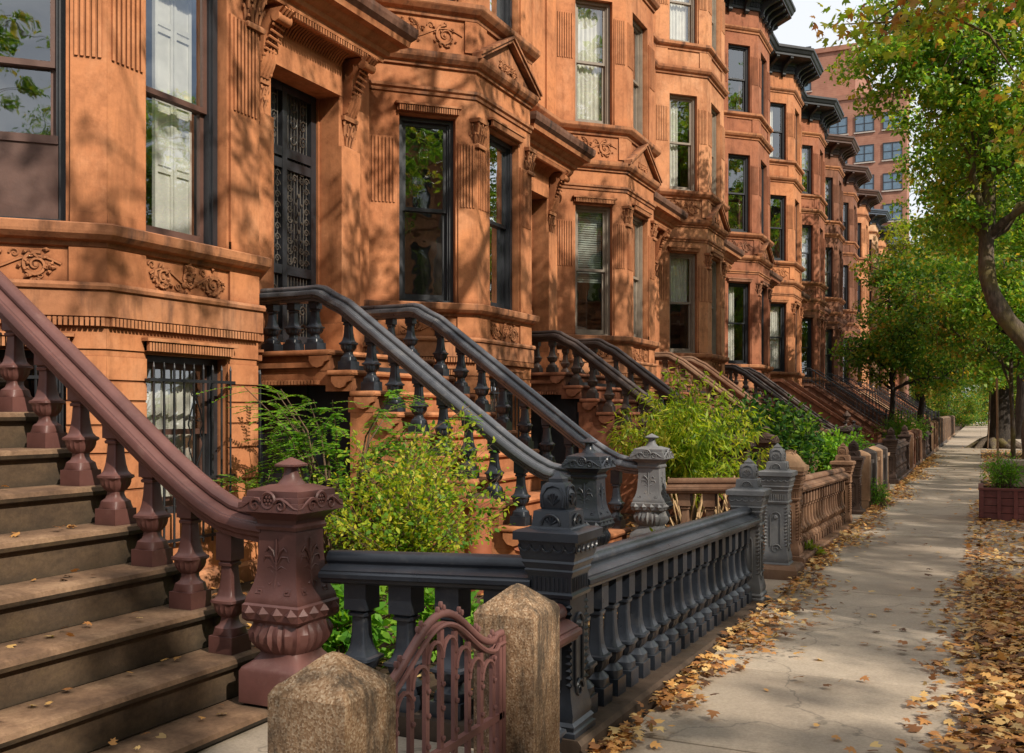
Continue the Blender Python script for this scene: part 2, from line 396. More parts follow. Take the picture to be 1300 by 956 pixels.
def cheek_mesh(sg):
    m = MB(); w = HALF+.075
    if 1:
        y0, y1 = sorted((sg*w, sg*(w-.2)))
        for j in range(1, NJ+1):
            xo = nose(j)-.06; xi = nose(j+1)-.06 if j < NJ else 0
            z1 = tz(j)-.058
            zb = 0
            if j >= 9: zb = 1.76
            if j == 6: zb = 0
            m.box(xi, xo, y0, y1, zb, z1)
        # stepped consoles under the tread ends
        for j in range(2, NJ+1):
            xo = nose(j)-.01; z1 = tz(j)-.058
            pl = [(xo, z1), (xo-.24, z1), (xo-.24, z1-.05), (xo-.2, z1-.10), (xo-.14, z1-.115), (xo-.09, z1-.10), (xo-.06, z1-.06), (xo-.02, z1-.045)]
            m.prism(pl, lambda x, z, y: (x, y, z), sg*(w), sg*(w+.045))
        # landing band
        m.box(.0, nose(NJ)-.2, *sorted((sg*w, sg*(w+.03))), 1.93, 1.98)
        # label over the under-stoop opening
        for k in range(24): m.box(.1+k*.04, .128+k*.04, *sorted((sg*w, sg*(w+.05))), 1.765, 1.81)
    return m.mesh('side_wall')
STEPM = step_mesh(); CHEEK = [cheek_mesh(-1), cheek_mesh(1)]
def under_mesh():
    m = MB(); m.box(.02,1.36,-HALF+.12,HALF-.12,-.05,1.95)
    for sg in (-1,1):
        for x in (.15,.72,1.25): m.box(x,x+.05,*sorted((sg*(HALF-.12),sg*(HALF-.09))),0,1.9)
    return m.mesh('under_stoop_shade')
USHADE = under_mesh()
def rail_z(x):
    L = 6.82-x; return 2.73 if L >= 5.68 else 2.22+.75*(L-5.0)
def railm(side):
    m = MB()
    path = [(.03, 2.73), (.80, 2.73), (.98, 2.735), (1.08, 2.715), (1.2, 2.645)]
    for x in np.linspace(1.35, 3.05, 6): path.append((float(x), rail_z(x)))
    path += [(3.22, rail_z(3.22)+.012), (3.34, rail_z(3.34)+.03), (3.45, rail_z(3.45)+.06), (3.55, 1.035), (3.70, 1.02)]
    sweep(m, path, RAILP, lambda a, w, z: (a, side*HALF+w, z))
    return m.mesh('handrail', 30)
RAILM = {s: railm(s) for s in (-1, 1)}
def make_stoop(loc, label, group, m_rail, m_step, m_wall, sides=(-1,1), newmat=None, kind='baluster', m_new=None):
    t = tag(empty('stoop', loc), label, 'stoop', group)
    ob('steps', STEPM, m_step, t); [ob('side_wall', q, m_wall, t) for q in CHEEK]
    ob('under_stoop_shade', USHADE, FRAME_BLK, t)
    for s in sides:
        if kind == 'baluster':
            r = ob('handrail', RAILM[s], m_rail, t)
            for j in range(1, NJ):
                ob('baluster', SB, m_rail, r, (6.82-(3.41+.26*(j-1)), s*HALF, tz(j)))
            for x in (.42, .68, .94): ob('baluster', SB, m_rail, r, (x, s*HALF, tz(NJ))).scale = (1,1,.88)
            nw = ob('newel_post', NEW, m_new or m_rail, t, (3.79, s*HALF, .235))
            ob('finial', NEWF, m_new or m_rail, nw)
            for q in range(4): ob('carved_face', NEWO, m_new or m_rail, nw, None, q*math.pi/2)
    return t

# solid cheek stoop for the farther houses with iron rail
def solid_meshes():
    out = {}
    for s in (-1, 1):
        m = MB()
        pl = [(0,0),(3.85,0),(3.85,.75),(3.6,.78),(1.15,2.45),(0,2.45)]
        m.prism(pl, lambda x, z, y: (x, y, z), s*HALF-.12, s*HALF+.12)
        pl = [(0,2.45),(1.17,2.45),(3.62,.785),(3.9,.755),(3.9,.83),(3.64,.87),(1.2,2.54),(0,2.54)]
        m.prism(pl, lambda x, z, y: (x, y, z), s*HALF-.16, s*HALF+.16)
        out[s] = m.mesh('cheek_wall')
    return out
SOLID = solid_meshes()
def iron_rail_meshes():
    out = {}
    for s in (-1, 1):
        m = MB(); y = s*HALF
        top = [(0.05,3.1),(1.15,3.1),(3.6,1.42),(3.8,1.4)]
        m.tube([(x,y,z) for x,z in top], .022, 6); m.tube([(x,y,z-.42) for x,z in top], .014, 6)
        for x in np.arange(.1, 3.75, .14):
            zt = 3.1 if x < 1.15 else 3.1-(x-1.15)*.686
            m.tube([(x,y,zt-.58), (x,y,zt)], .009, 4)
        m.tube([(3.78,y,.75),(3.78,y,1.5)], .03, 8); m.blob((3.78,y,1.53),(.045,.045,.05),8,6)
        out[s] = m.mesh('iron_railing', 40)
    return out
IRONR = iron_rail_meshes()

# ------------------------------------------------------------------ HOUSE (local: x out from main wall, y along, z up)
W = 5.95
A, B = .98, 2.67
s2 = math.sqrt(.5)
FF = Frame((A, A), (0,1), (1,0)); FN = Frame((A, A), (-s2,-s2), (s2,-s2)); FR = Frame((A, B), (-s2,s2), (s2,s2)); FM = Frame((0, 3.65), (0,1), (1,0))
LF, LC = B-A, A*math.sqrt(2)
def bayp(o, full=False):
    t = .4142*o
    pts = [(-.03, -1.414*o-.03), (A+o, A-t), (A+o, B+t), (-.03, 3.65+1.414*o+.03)]
    if full: pts = [(o, -t), (A+o, A-t), (A+o, B+t), (o, 3.65+t), (o, W-t)]
    return pts
def mould(mb, prof, pf):
    mb.rings([[(x, y, z) for x, y in pf(o)] for o, z in prof], closed=False, cap0=False, cap1=False)
STOREYS = [  # window z0,z1
 (.68,1.95), (2.87,5.22), (6.68,8.92), (10.14,12.08)]
WIN = {'F': (.39,1.30), 'C': (.27,1.0)}
def house_wall():
    m = MB()
    zb = [0, 2.2, 6.0, 9.5, 13.6]   # storeys split
    for fi, (F, Ln, (t0, t1)) in enumerate(((FF, LF, WIN['F']), (FN, LC, WIN['C']), (FR, LC, WIN['C']))):
        for k, (a, b) in enumerate(STOREYS):
            z0, z1 = zb[k], zb[k+1]
            m.fbox(F, 0, t0, -.28, 0, z0, z1); m.fbox(F, t1, Ln, -.28, 0, z0, z1)
            m.fbox(F, t0, t1, -.28, 0, z0, a); m.fbox(F, t0, t1, -.28, 0, b, z1)
    # main wall beside the bay
    d0, d1 = .15, 1.27
    for z0, z1, a, b in ((0,6.0,2.2,5.3), (6.0,9.5,6.75,8.9), (9.5,13.6,10.2,12.05)):
        w0, w1 = (d0, d1) if z0 == 0 else (.45, 1.3)
        m.fbox(FM, 0, w0, -.42, 0, z0, z1); m.fbox(FM, w1, 2.3, -.42, 0, z0, z1); m.fbox(FM, w0, w1, -.42, 0, z0, a); m.fbox(FM, w0, w1, -.42, 0, b, z1)
    # rusticated blocks on basement piers (grooves between)
    for F, Ln, (t0, t1) in ((FF, LF, WIN['F']), (FN, LC, WIN['C']), (FR, LC, WIN['C'])):
        c = .012*.4142
        for z0, z1 in ((.0,.34),(.36,.62),(.64,.90),(.92,1.18),(1.20,1.39),(1.41,1.57),(1.59,1.72),(1.74,1.91)):
            m.fbox(F, -c if True else 0, t0-.004, 0, .014, z0, z1); m.fbox(F, t1+.004, Ln+c, 0, .014, z0, z1)
        m.fbox(F, -c, Ln+c, 0, .0142, 1.965, 2.14)
    # pilaster strips & parlour storey
    for F, Ln, (t0, t1) in ((FF, LF, WIN['F']), (FN, LC, WIN['C']), (FR, LC, WIN['C'])):
        for (a, b) in STOREYS[1:]:
            top = b+.0
            for (p0, p1) in ((.0, t0-.03), (t1+.03, Ln)):
                m.fbox(F, p0-(.02*.4142 if p0 == 0 else 0), p1+(.02*.4142 if p1 == Ln else 0), 0, .022, a-.0, top-.30)
                m.fbox(F, p0-(.026*.4142 if p0 == 0 else 0), p1+(.026*.4142 if p1 == Ln else 0), 0, .03, a-.0, a+.09)
                w = p1-p0; n = max(3, int(w/.042))
                if n > 7: n = 7
                for i in range(n):
                    c = p0+.02+(w-.04)*(i+.5)/n
                    m.fbox(F, c-.0115, c+.0115, .022, .037, top-1.12, top-.32)
    for F, Ln, (t0, t1) in ((FF, LF, WIN['F']), (FN, LC, WIN['C']), (FR, LC, WIN['C'])):
        c = .022*.4142
        m.fbox(F, -c, t0-.02, 0, .0225, 2.43, 2.73); m.fbox(F, t1+.02, Ln+c, 0, .0225, 2.43, 2.73)
        m.fbox(F, -c, t0-.12, 0, .0225, 6.07, 6.5); m.fbox(F, t1+.12, Ln+c, 0, .0225, 6.07, 6.5)
        m.fbox(F, -c, t0-.06, 0, .0225, 9.56, 9.97); m.fbox(F, t1+.06, Ln+c, 0, .0225, 9.56, 9.97)
    # neighbour-side pilaster in the wall
    m.fbox(FM, 1.85, 2.27, 0, .03, 2.3, 13.1)
    return m.mesh('wall')
def string_courses():
    out = []; beads = []; fb = lambda o: bayp(o); ff = lambda o: bayp(o, True)
    def mould_(prof, pf):
        q = MB(); mould(q, prof, pf); out.append(q.mesh('string_course'))
    mould_([(0,2.12),(.035,2.13),(.04,2.19),(.055,2.2),(.055,2.39),(.075,2.395),(.082,2.42),(.07,2.445),(.0,2.455)], fb)
    for Z in (0,):
        mould_([(0,2.70),(.03,2.71),(.04,2.74),(.085,2.755),(.12,2.79),(.125,2.81),(.13,2.86),(.11,2.872),(0,2.88)], fb)
    mould_([(0,5.48),(.02,5.485),(.025,5.52),(.05,5.54),(.055,5.575),(0,5.58)], fb)
    mould_([(0,5.83),(.03,5.835),(.035,5.87),(.07,5.885),(.11,5.93),(.12,5.96),(.125,6.0),(0,6.03)], fb)
    mould_([(0,6.46),(.03,6.47),(.04,6.51),(.09,6.54),(.13,6.585),(.14,6.60),(.145,6.65),(0,6.68)], ff)
    mould_([(0,9.36),(.03,9.37),(.04,9.41),(.085,9.44),(.12,9.49),(.125,9.54),(0,9.57)], ff)
    mould_([(0,9.94),(.03,9.95),(.035,9.99),(.08,10.02),(.11,10.05),(.115,10.11),(0,10.135)], ff)
    mould_([(0,12.42),(.03,12.43),(.035,12.47),(.07,12.50),(.10,12.54),(.105,12.58),(0,12.61)], ff)
    # base plinth
    mould_([(.05,0),(.05,.16),(.03,.19),(0,.2)], fb)
    for F, Ln, (t0, t1) in ((FF, LF, WIN['F']), (FN, LC, WIN['C']), (FR, LC, WIN['C'])):
        m = MB()
        for i in range(int(Ln/.036)): m.fbox(F, i*.036+.004, i*.036+.028, .03, .064, 2.13, 2.19)
        m.fbox(F, 0, Ln, .0, .034, 2.132, 2.188); beads.append(('rope_moulding', m.mesh('rope_moulding')))
        for zz, ex in ((2.0,.03), (5.28,.03)):
            m = MB(); m.fbox(F, t0-ex-.03, t1+ex+.03, 0, .085, zz+.045, zz+.07); m.fbox(F, t0-ex, t1+ex, .0, .04, zz-.028, zz+.045)
            for i in range(int((t1-t0+2*ex)/.03)): m.fbox(F, t0-ex+i*.03, t0-ex+i*.03+.02, .0, .072, zz-.03, zz+.044)
            beads.append(('window_head', m.mesh('window_head')))
    return out, beads
def capital(mb, cx, cy, z0, z1, w, seed):
    r = random.Random(seed); h = z1-z0
    turned(mb, [(z0-.03,w*.62,1,0,0,1.414),(z0,w*.66,1,0,0,1.414),(z0+.02,w*.6,1,0,0,1.414),(z0+.03,w*.5,.8),(z1-.05,w*.58,.8),(z1-.045,w*.72,1,0,0,1.414),(z1,w*.76,1,0,0,1.414)], 16, cx, cy)
    for row in range(2):
        for k in range(12):
            a = 2*math.pi*(k+.5*row)/12; c, s = math.cos(a), math.sin(a)
            q = 1/max(abs(c), abs(s)); base = w*.5*min(q,1.3)
            zz = z0+.03+row*h*.32
            pts = [(cx+c*(base+d), cy+s*(base+d), zz+hh) for d, hh in ((0,0),(.012,h*.18),(.03,h*.32),(.05,h*.36),(.052,h*.29))]
            mb.tube(pts, [.014,.02,.018,.014,.006], 5)
    for k in range(4):
        a = math.pi/4+k*math.pi/2; c, s = math.cos(a), math.sin(a)
        mb.tube([(cx+c*w*.6, cy+s*w*.6, z1-.14), (cx+c*w*.8, cy+s*w*.8, z1-.09), (cx+c*w*.9, cy+s*w*.9, z1-.06), (cx+c*w*.82, cy+s*w*.82, z1-.075)], [.012,.018,.02,.01], 6)
    for k in range(14):
        a = r.random()*6.28; q = w*.6/max(abs(math.cos(a)), abs(math.sin(a)))*.95
        mb.blob((cx+math.cos(a)*q, cy+math.sin(a)*q, z0+.05+r.random()*h*.6), (.018,.018,.018))
def capitals_mesh(i):
    m = MB()
    c = [(A-.0, A-.0), (A, B)]
    x, y = c[i]
    rot = 1 if i == 0 else -1
    capital(m, x-.05, y+.07*rot, 4.90, 5.24, .18, 3+i)
    return m.mesh('capital', 45)
def relief_mesh(w, h, seed):
    """scrolling foliage; local x along, y out, z up, centred"""
    m = MB(); r = random.Random(seed); n = max(1, round(w/(h*1.15)))
    P = lambda a, z: (a, .006, z)
    cell = w/n
    pts = [P(-w/2+w*k/40, h*.22*math.sin(2*math.pi*k/40*n/2)) for k in range(41)]
    m.tube(pts, .011, 5)
    for k in range(n):
        cx = -w/2+cell*(k+.5); sg = 1 if k % 2 else -1
        spiral(m, P, (cx, sg*h*.05), min(cell, h)*.40, 1.7, .019, sg, r.random()*2, 26)
        for q in range(20):
            a = r.random()*6.28; rr = min(cell,h)*(.2+.32*r.random())
            c = (cx+rr*math.cos(a), 0, sg*h*.05+rr*math.sin(a))
            L = .03+.025*r.random(); a2 = r.random()*6.28
            m.tube([(c[0],.004,c[2]), (c[0]+L*math.cos(a2)*.5,.016,c[2]+L*math.sin(a2)*.5), (c[0]+L*math.cos(a2),.01,c[2]+L*math.sin(a2))], [.008,.016,.004], 5)
        m.blob((cx,.008,sg*h*.05), (.022,.018,.022))
        spiral(m, P, (cx+cell*.42, -sg*h*.28), h*.15, 1.2, .009, -sg, 0, 14)
        spiral(m, P, (cx-cell*.1, sg*h*.36), h*.1, 1.1, .008, sg, 1, 12)
    return m.mesh('relief_panel', 50)
def pediment_mesh():
    m = MB()
    # triangle over the front face: frame FF, t 0..LF
    def P(t, z, o): return FF.p(t, o, z)
    a, b, mid, zb, zt = -.04, LF+.04, LF/2, 5.98, 6.46
    m.prism([(a,zb),(b,zb),(mid,zt)], lambda t, z, o: P(t, z, o), .0, .045)
    for k, (th, o) in enumerate(((.05,.13),(.035,.155))):
        dz = .05*k
        for s0, s1 in ((a-.06, mid), (b+.06, mid)):
            p0 = (s0, zb-.005+dz); p1 = (s1, zt+.03+dz)
            m.prism([p0, p1, (p1[0], p1[1]+th), (p0[0], p0[1]+th)], lambda t, z, oo: P(t, z, oo), .0, o+ (0.001 if s0 < mid else 0))
    return m.mesh('pediment')
def cornice_mesh():
    m = MB(); ff = lambda o: bayp(o, True)
    mould(m, [(0,13.10),(.05,13.11),(.06,13.17),(.04,13.18),(.04,13.34),(.07,13.35),(.09,13.40),(.12,13.44),(.60,13.50),(.62,13.50),(.62,13.56),(.66,13.60),(.70,13.68),(.74,13.72),(.74,13.80),(0,13.86),(-1.5,13.9)], ff)
    # dentils
    for F, Ln in ((FF, LF), (FN, LC), (FR, LC), (FM, 2.3)):
        for i in range(int(Ln/.05)): m.fbox(F, i*.05+.01, i*.05+.035, .04, .075, 13.2, 13.33)
    return m.mesh('cornice')
def bracket_mesh():
    m = MB()
    pl = [(0,12.98),(.06,12.96),(.09,13.0),(.10,13.1),(.14,13.2),(.26,13.3),(.42,13.36),(.52,13.40),(.56,13.44),(.56,13.5),(0,13.5)]
    m.prism(pl, lambda x, z, y: (x, y, z), -.055, .055)
    m.tube([(.5,-.062,13.44),(.5,.062,13.44)], .045, 10); m.tube([(.075,-.062,13.03),(.075,.062,13.03)], .045, 10)
    return m.mesh('bracket', 40)
def hood_mesh():
    m = MB()
    a, b = 3.50, 5.42
    pf = lambda o: [(-.03, a-o), (.60+o, a-o), (.60+o, b+o), (-.03, b+o)]
    mould(m, [(-.02,5.48),(.0,5.48),(.01,5.53),(.05,5.55),(.06,5.6),(.12,5.63),(.15,5.67),(.22,5.69),(.235,5.75),(.25,5.78),(.27,5.84),(.27,5.88)], pf)
    p = pf(-.02); m.add([(x,y,5.48) for x,y in p], [(0,1,2,3)])
    p = pf(.27); q = pf(.0); m.add([(x,y,5.88) for x,y in p]+[(x-.1,y,6.0) for x,y in q], [(4,5,6,7),(0,1,5,4),(1,2,6,5),(2,3,7,6)])
    global HOODTOP
    c = MB(); mould(c, [(.235,5.75),(.285,5.80),(.30,5.86),(.30,5.91),(-.1,6.02)], pf); HOODTOP = c.mesh('coping')
    # soffit beads
    for i in range(30): m.box(.56,.60,a+.25+i*.046,a+.275+i*.046,5.42,5.475)
    # door architrave and cove
    for i in range(26): m.tube([(.30,3.80+i*.0445,5.2),(.33,3.80+i*.0445,5.3),(.41,3.80+i*.0445,5.40),(.52,3.80+i*.0445,5.46)], .014, 4, False)
    m.box(.29,.325,3.74,4.97,5.05,5.1); m.box(.0,.55,3.56,5.36,5.44,5.478)
    return m.mesh('door_hood', 30)
def console_mesh():
    m = MB()
    # S scroll; x out, z from 0 (bottom) to .55
    out = []; 
    for k in range(17):
        t = k/16; z = .0+.56*t; x = .24 + .30*(t**1.6) + .045*math.sin(t*math.pi*2.2)
        out.append((x, z))
    pl = out + [(0,.56),(0,0)]
    m.prism(pl, lambda x, z, y: (x, y, z), -.10, .10)
    for s in (-.05, 0, .05):
        m.tube([(x, s, z) for x, z in out], .018, 5)
    m.tube([(.47,-.106,.49),(.47,.106,.49)], .05, 14); m.tube([(.23,-.106,.05),(.23,.106,.05)], .04, 12)
    for q in range(7): m.tube([(.30+.03*q*.8,-.104,.12+.05*q),(.27+.03*q*.8,.104,.12+.05*q)], .012, 5)
    return m.mesh('console', 40)
def doorcase():
    m = MB()
    for y0, y1 in ((3.46,3.76),(4.95,5.32)):
        m.box(0,.30,y0,y1,2.1,4.5); m.box(0,.33,y0-.02,y1+.02,2.1,2.5)
        m.box(0,.26,y0,y1,4.5,5.5)
        for k in range(5): m.box(.28,.312,y0+.04+k*(y1-y0-.1)/4.3,y0+.06+k*(y1-y0-.1)/4.3,3.6,4.5) if False else None
    m.box(0,.30,3.76,4.95,5.06,5.46)
    m.box(-.4,.10,3.78,4.93,2.1,2.24)
    return m.mesh('door_surround')
def doorcap(i):
    m = MB(); y = (3.61,5.135)[i]; w = (.14,.17)[i]
    capital(m, .17, y, 4.50, 4.86, w*1.1, 11+i); return m.mesh('capital', 45)
def door_mesh():
    m = MB()
    y0, y1 = 3.80, 4.92; x = -.03
    m.box(x-.12,x-.06,y0,y1,2.24,5.1)
    for a, b in ((y0,y0+.09),(4.32,4.40),(y1-.09,y1)): m.box(x-.07,x,a,b,2.24,5.1)
    for z in (2.24,3.0,4.15,4.28,4.98): m.box(x-.07,x-.003,y0+.09,y1-.09,z,z+.1)
    d = m.mesh('door')
    g = MB(); P = lambda a, z: (x-.02, a, z)
    for c in (4.105, 4.615):
        for k in range(-3,4): g.tube([(x-.03,c+k*.055,2.3),(x-.03,c+k*.055,5.0)], .006, 4)
        for z in (2.42,2.62,2.82): 
            for s in (-1,1): spiral(g, P, (c+s*.08,z), .065, 1.4, .011, s, 0, 16)
        for z in np.arange(3.16,4.2,.115):
            for s in (-1,1): spiral(g, P, (c+s*.15,float(z)), .048, 1.3, .009, s, 0, 12)
        for z in (3.17,3.3,4.08,4.17):
            for s in (-1,1): spiral(g, P, (c+s*.06,z), .045, 1.3, .009, -s, 0, 12)
        for z in (3.5,3.7,3.9): g.blob((x-.01,c,z),(.012,.022,.03)); g.blob((x-.01,c+.05,z-.1),(.012,.018,.02)); g.blob((x-.01,c-.05,z-.1),(.012,.018,.02))
        for z in (4.5,4.68,4.86):
            for s in (-1,1): spiral(g, P, (c+s*.09,z), .07, 1.3, .009, s, 1, 14)
    return d, g.mesh('iron_grille', 50)
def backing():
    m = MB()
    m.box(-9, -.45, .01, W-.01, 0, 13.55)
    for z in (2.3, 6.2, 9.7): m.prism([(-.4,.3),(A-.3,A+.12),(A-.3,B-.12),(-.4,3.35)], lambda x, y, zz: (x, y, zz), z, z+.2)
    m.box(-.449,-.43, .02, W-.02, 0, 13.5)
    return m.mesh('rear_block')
def roofm():
    m = MB(); m.box(-9.02, .3, .0, W, 13.62, 13.7); m.prism([(.3,.4),(A-.1,A+.1),(A-.1,B-.1),(.3,3.3)], lambda x,y,z:(x,y,z), 13.6,13.7); return m.mesh('roof')

_wc = {}
def window_data(w, h, meet=.5, sashes=2):
    k = (round(w,3), round(h,3), meet)
    if k in _wc: return _wc[k]
    m = MB(); fw = .055
    # outer frame (brick-mould) : local x across, y out, z from 0..h
    m.box(-w/2,-w/2+fw,-.20,-.05,0,h); m.box(w/2-fw,w/2,-.20,-.05,0,h); m.box(-w/2+fw,w/2-fw,-.20,-.05,h-fw,h); m.box(-w/2+fw,w/2-fw,-.22,-.03,0,.045)
    m.box(-w/2+fw,-w/2+fw+.02,-.2,-.075,.045,h-fw); m.box(w/2-fw-.02,w/2-fw,-.2,-.075,.045,h-fw)
    s = MB(); a = w/2-fw-.02; hm = h*meet; rw = .042
    s.box(-a,-a+rw,-.135,-.10,hm,h-fw); s.box(a-rw,a,-.135,-.10,hm,h-fw); s.box(-a+rw,a-rw,-.135,-.10,h-fw-.05,h-fw); s.box(-a+rw,a-rw,-.135,-.10,hm,hm+.045)
    s.box(-a,-a+rw,-.175,-.137,.045,hm+.04); s.box(a-rw,a,-.175,-.137,.045,hm+.04); s.box(-a+rw,a-rw,-.175,-.137,.045,.125); s.box(-a+rw,a-rw,-.175,-.137,hm,hm+.04)
    g = MB(); g.add([(-a+rw,-.118,hm+.045),(a-rw,-.118,hm+.045),(a-rw,-.118,h-fw-.05),(-a+rw,-.118,h-fw-.05)], [(0,1,2,3)])
    g.add([(-a+rw,-.156,.125),(a-rw,-.156,.125),(a-rw,-.156,hm),(-a+rw,-.156,hm)], [(0,1,2,3)])
    _wc[k] = (m.mesh('window'), s.mesh('sash'), g.mesh('pane')); return _wc[k]
def wavy(x0, x1, z0, z1, y=-.24, amp=.016, n=36, wl=.085):
    m = MB(); r0 = []; r1 = []
    for i in range(n+1):
        x = x0+(x1-x0)*i/n; yy = y+amp*math.sin(2*math.pi*x/wl)+amp*.5*math.sin(2*math.pi*x/(wl*2.7)+1)
        r0.append((x*.97,yy,z0)); r1.append((x,yy,z1))
    m.rings([r0, r1], closed=False, cap0=False, cap1=False); return m.mesh('curtain', 60)
def shutter_mesh(w, h):
    m = MB(); x0, x1 = -w/2+.08, -w/2+.08+w*.46
    for a, b in ((x0, (x0+x1)/2-.004), ((x0+x1)/2+.004, x1)):
        m.box(a,b,-.30,-.28,.05,h-.08)
        m.box(a,a+.03,-.28,-.265,.05,h-.08); m.box(b-.03,b,-.28,-.265,.05,h-.08)
        for z in (.05,.62,.68,1.2,1.26,1.78,1.84,h-.12): m.box(a+.03,b-.03,-.28,-.265,z,z+.045)
    return m.mesh('shutter')
def blind_mesh(w, z0, z1):
    m = MB(); k = int((z1-z0)/.04)
    for i in range(k): z = z0+(z1-z0)*i/k; m.add([(-w/2+.09,-.235,z),(w/2-.09,-.235,z),(w/2-.09,-.255,z+.038),(-w/2+.09,-.255,z+.038)], [(0,1,2,3)])
    return m.mesh('blind')
def guard_mesh(w, h):
    m = MB(); n = 9
    for i in range(n):
        x = -w/2+.02+(w-.04)*i/(n-1); m.tube([(x,.06,-.25),(x,.06,h-.1)], .010, 6)
        m.tube([(x,.06,h-.1),(x,.06,h-.06)], [.012,.002], 6)
    for z in (-.2,.28,h-.2):
        m.box(-w/2-.03,w/2+.03,.048,.072,z-.012,z+.012)
        for s in (-1,1): m.box(s*(w/2+.02)-.008, s*(w/2+.02)+.008, -.02,.06,z-.008,z+.008)
    P = lambda a, z: (a,.078,z)
    for s in (-1,1):
        m.tube([P(0,.95), P(s*.05,.83), P(s*.085,.72), P(s*.05,.64), P(s*.085,.56), P(s*.05,.46), P(0,.36)], .006, 5)
        spiral(m, P, (s*.03,.97), .028, 1.2, .006, s, R(180) if s>0 else 0, 12); spiral(m, P, (s*.03,.35), .028, 1.2, .006, -s, R(180) if s>0 else 0, 12)
        spiral(m, P, (s*.035,.76), .02, 1.2, .005, s, 0, 10)
    return m.mesh('window_guard', 50)
wF = WIN['F'][1]-WIN['F'][0]; wC = WIN['C'][1]-WIN['C'][0]
CURTS = {}
def curtain_variants(w, h):
    k = (round(w,3), round(h,3))
    if k not in CURTS:
        hw = w/2-.08
        CURTS[k] = dict(
          none=None,
          full=(wavy(-hw,hw,.04,h-.06), CURT), left=(wavy(-hw,-hw+.3,.04,h-.06), CURT), right=(wavy(hw-.3,hw,.04,h-.06), CURT),
          brown=(wavy(-hw,-hw+.4*hw,.04,h*.5), CURT_B), blind=(blind_mesh(w,h*.42,h-.06), CURT_G), blindw=(blind_mesh(w,h*.55,h-.06), CURT), half=(wavy(-hw,hw,h*.5,h-.06), CURT))
    return CURTS[k]
HW = dict(wall=house_wall(), sc=string_courses(), cap0=capitals_mesh(0), cap1=capitals_mesh(1), ped=pediment_mesh(), cor=cornice_mesh(), br=bracket_mesh(),
  hood=hood_mesh(), con=console_mesh(), dc=doorcase(), dcap0=doorcap(0), dcap1=doorcap(1), back=backing(), roof=roofm(),
  relF=relief_mesh(wF-.06,.24,1), relC=relief_mesh(wC-.06,.24,2), rel2F=relief_mesh(wF+.18,.33,5), rel2C=relief_mesh(wC+.18,.33,6), shut=shutter_mesh(wF,2.35), guardF=guard_mesh(wF,1.27), guardC=guard_mesh(wC,1.27), pedrel=relief_mesh(.5,.16,9))
DOORM, GRILLM = door_mesh()
def make_house(i, label, mat, carve, fm, cm, sm=None, spec=None):
    spec = spec or {}; r = random.Random(100+i)
    t = tag(empty('brownstone_house', (-6.82, 4.39+W*i, 0)), label, 'house', 'brownstone houses in the row')
    ob('wall', HW['wall'], mat, t); [ob('string_course', q, spec.get('ledge', LEDGE), t) for q in HW['sc'][0]]; [ob(nm, q, carve, t) for nm, q in HW['sc'][1]]; ob('rear_block', HW['back'], BACK, t); ob('roof', HW['roof'], CORN_BLK, t)
    ob('capital', HW['cap0'], carve, t); ob('capital', HW['cap1'], carve, t); F = FF; p = F.p(LF/2, .045, 6.12)
    if i < 5: pd = ob('pediment', HW['ped'], LEDGE, t); ob('tympanum_carving', HW['pedrel'], carve, pd, p, F.rz())
    co = ob('cornice', HW['cor'], cm, t)
    for F, ts in ((FF,(.18,.62,1.07,1.51)), (FN,(.45,1.0)), (FR,(.45,1.0)), (FM,(.4,1.1,1.8))):
        for tt in ts:
            q = F.p(tt, .03, 0); ob('bracket', HW['br'], cm, co, q, F.rz()+math.pi/2)
    hd = ob('door_hood', HW['hood'], mat, t, (-.05,0,.07))
    ob('coping', HOODTOP, DIRT, hd)
    for y in (3.61, 5.135): ob('console', HW['con'], mat, hd, (.10, y, 4.80)).scale = (1,1,1.12)
    ob('door_surround', HW['dc'], mat, t); ob('capital', HW['dcap0'], carve, t); ob('capital', HW['dcap1'], carve, t)
    d = ob('door', DOORM, FRAME_BLK, t); ob('iron_grille', GRILLM, GRILLE, d)
    for key, F, (t0,t1), Ln in (('F',FF,WIN['F'],LF),('N',FN,WIN['C'],LC),('R',FR,WIN['C'],LC)):
        tc = (t0+t1)/2
        ob('relief_panel', HW['relF' if key=='F' else 'relC'], carve, t, F.p(tc,.0,2.575), F.rz())
        if key != 'F': ob('relief_panel', HW['rel2C'], carve, t, F.p(tc,.0,6.27), F.rz())
        for k, (a, b) in enumerate(STOREYS):
            w, h = t1-t0, b-a
            md, sd, gd = window_data(w, h, .5 if not spec.get('low') else .45)
            wo = ob('window', md, fm, t, F.p(tc, -.05, a), F.rz()); ob('sash', sd, sm or fm, wo); ob('pane', gd, GL, wo)
            ch = spec.get((key,k)) or r.choice(['none','blind','left','right','full','half','blindw','brown','none','right'])
            if k == 0: ch = 'full' if key=='F' else 'none'
            if i == 0 and key == 'N' and k == 1: q = MB(); q.box(-w/2+.06,w/2-.06,-.13,-.06,.04,.60); q.box(-w/2+.06,w/2-.06,-.13,-.045,.60,.66); ob('lower_board', q.mesh('lower_board'), SASH_BROWN, wo)
            if ch == 'shut': ob('shutter', HW['shut'], WHITE, wo)
            elif ch != 'none':
                me, mm = curtain_variants(w, h)[ch]; ob('curtain' if 'blind' not in ch else 'blind', me, mm, wo)
            if k == 0: ob('window_guard', HW['guardF' if key=='F' else 'guardC'], IRON, t, F.p(tc, 0, a), F.rz())
    for a, b in ((6.75,8.9),(10.2,12.05)):
        md, sd, gd = window_data(.85, b-a, .5); wo = ob('window', md, fm, t, FM.p(.875,-.08,a), FM.rz()); ob('sash', sd, sm or fm, wo); ob('pane', gd, GL, wo)
    return t

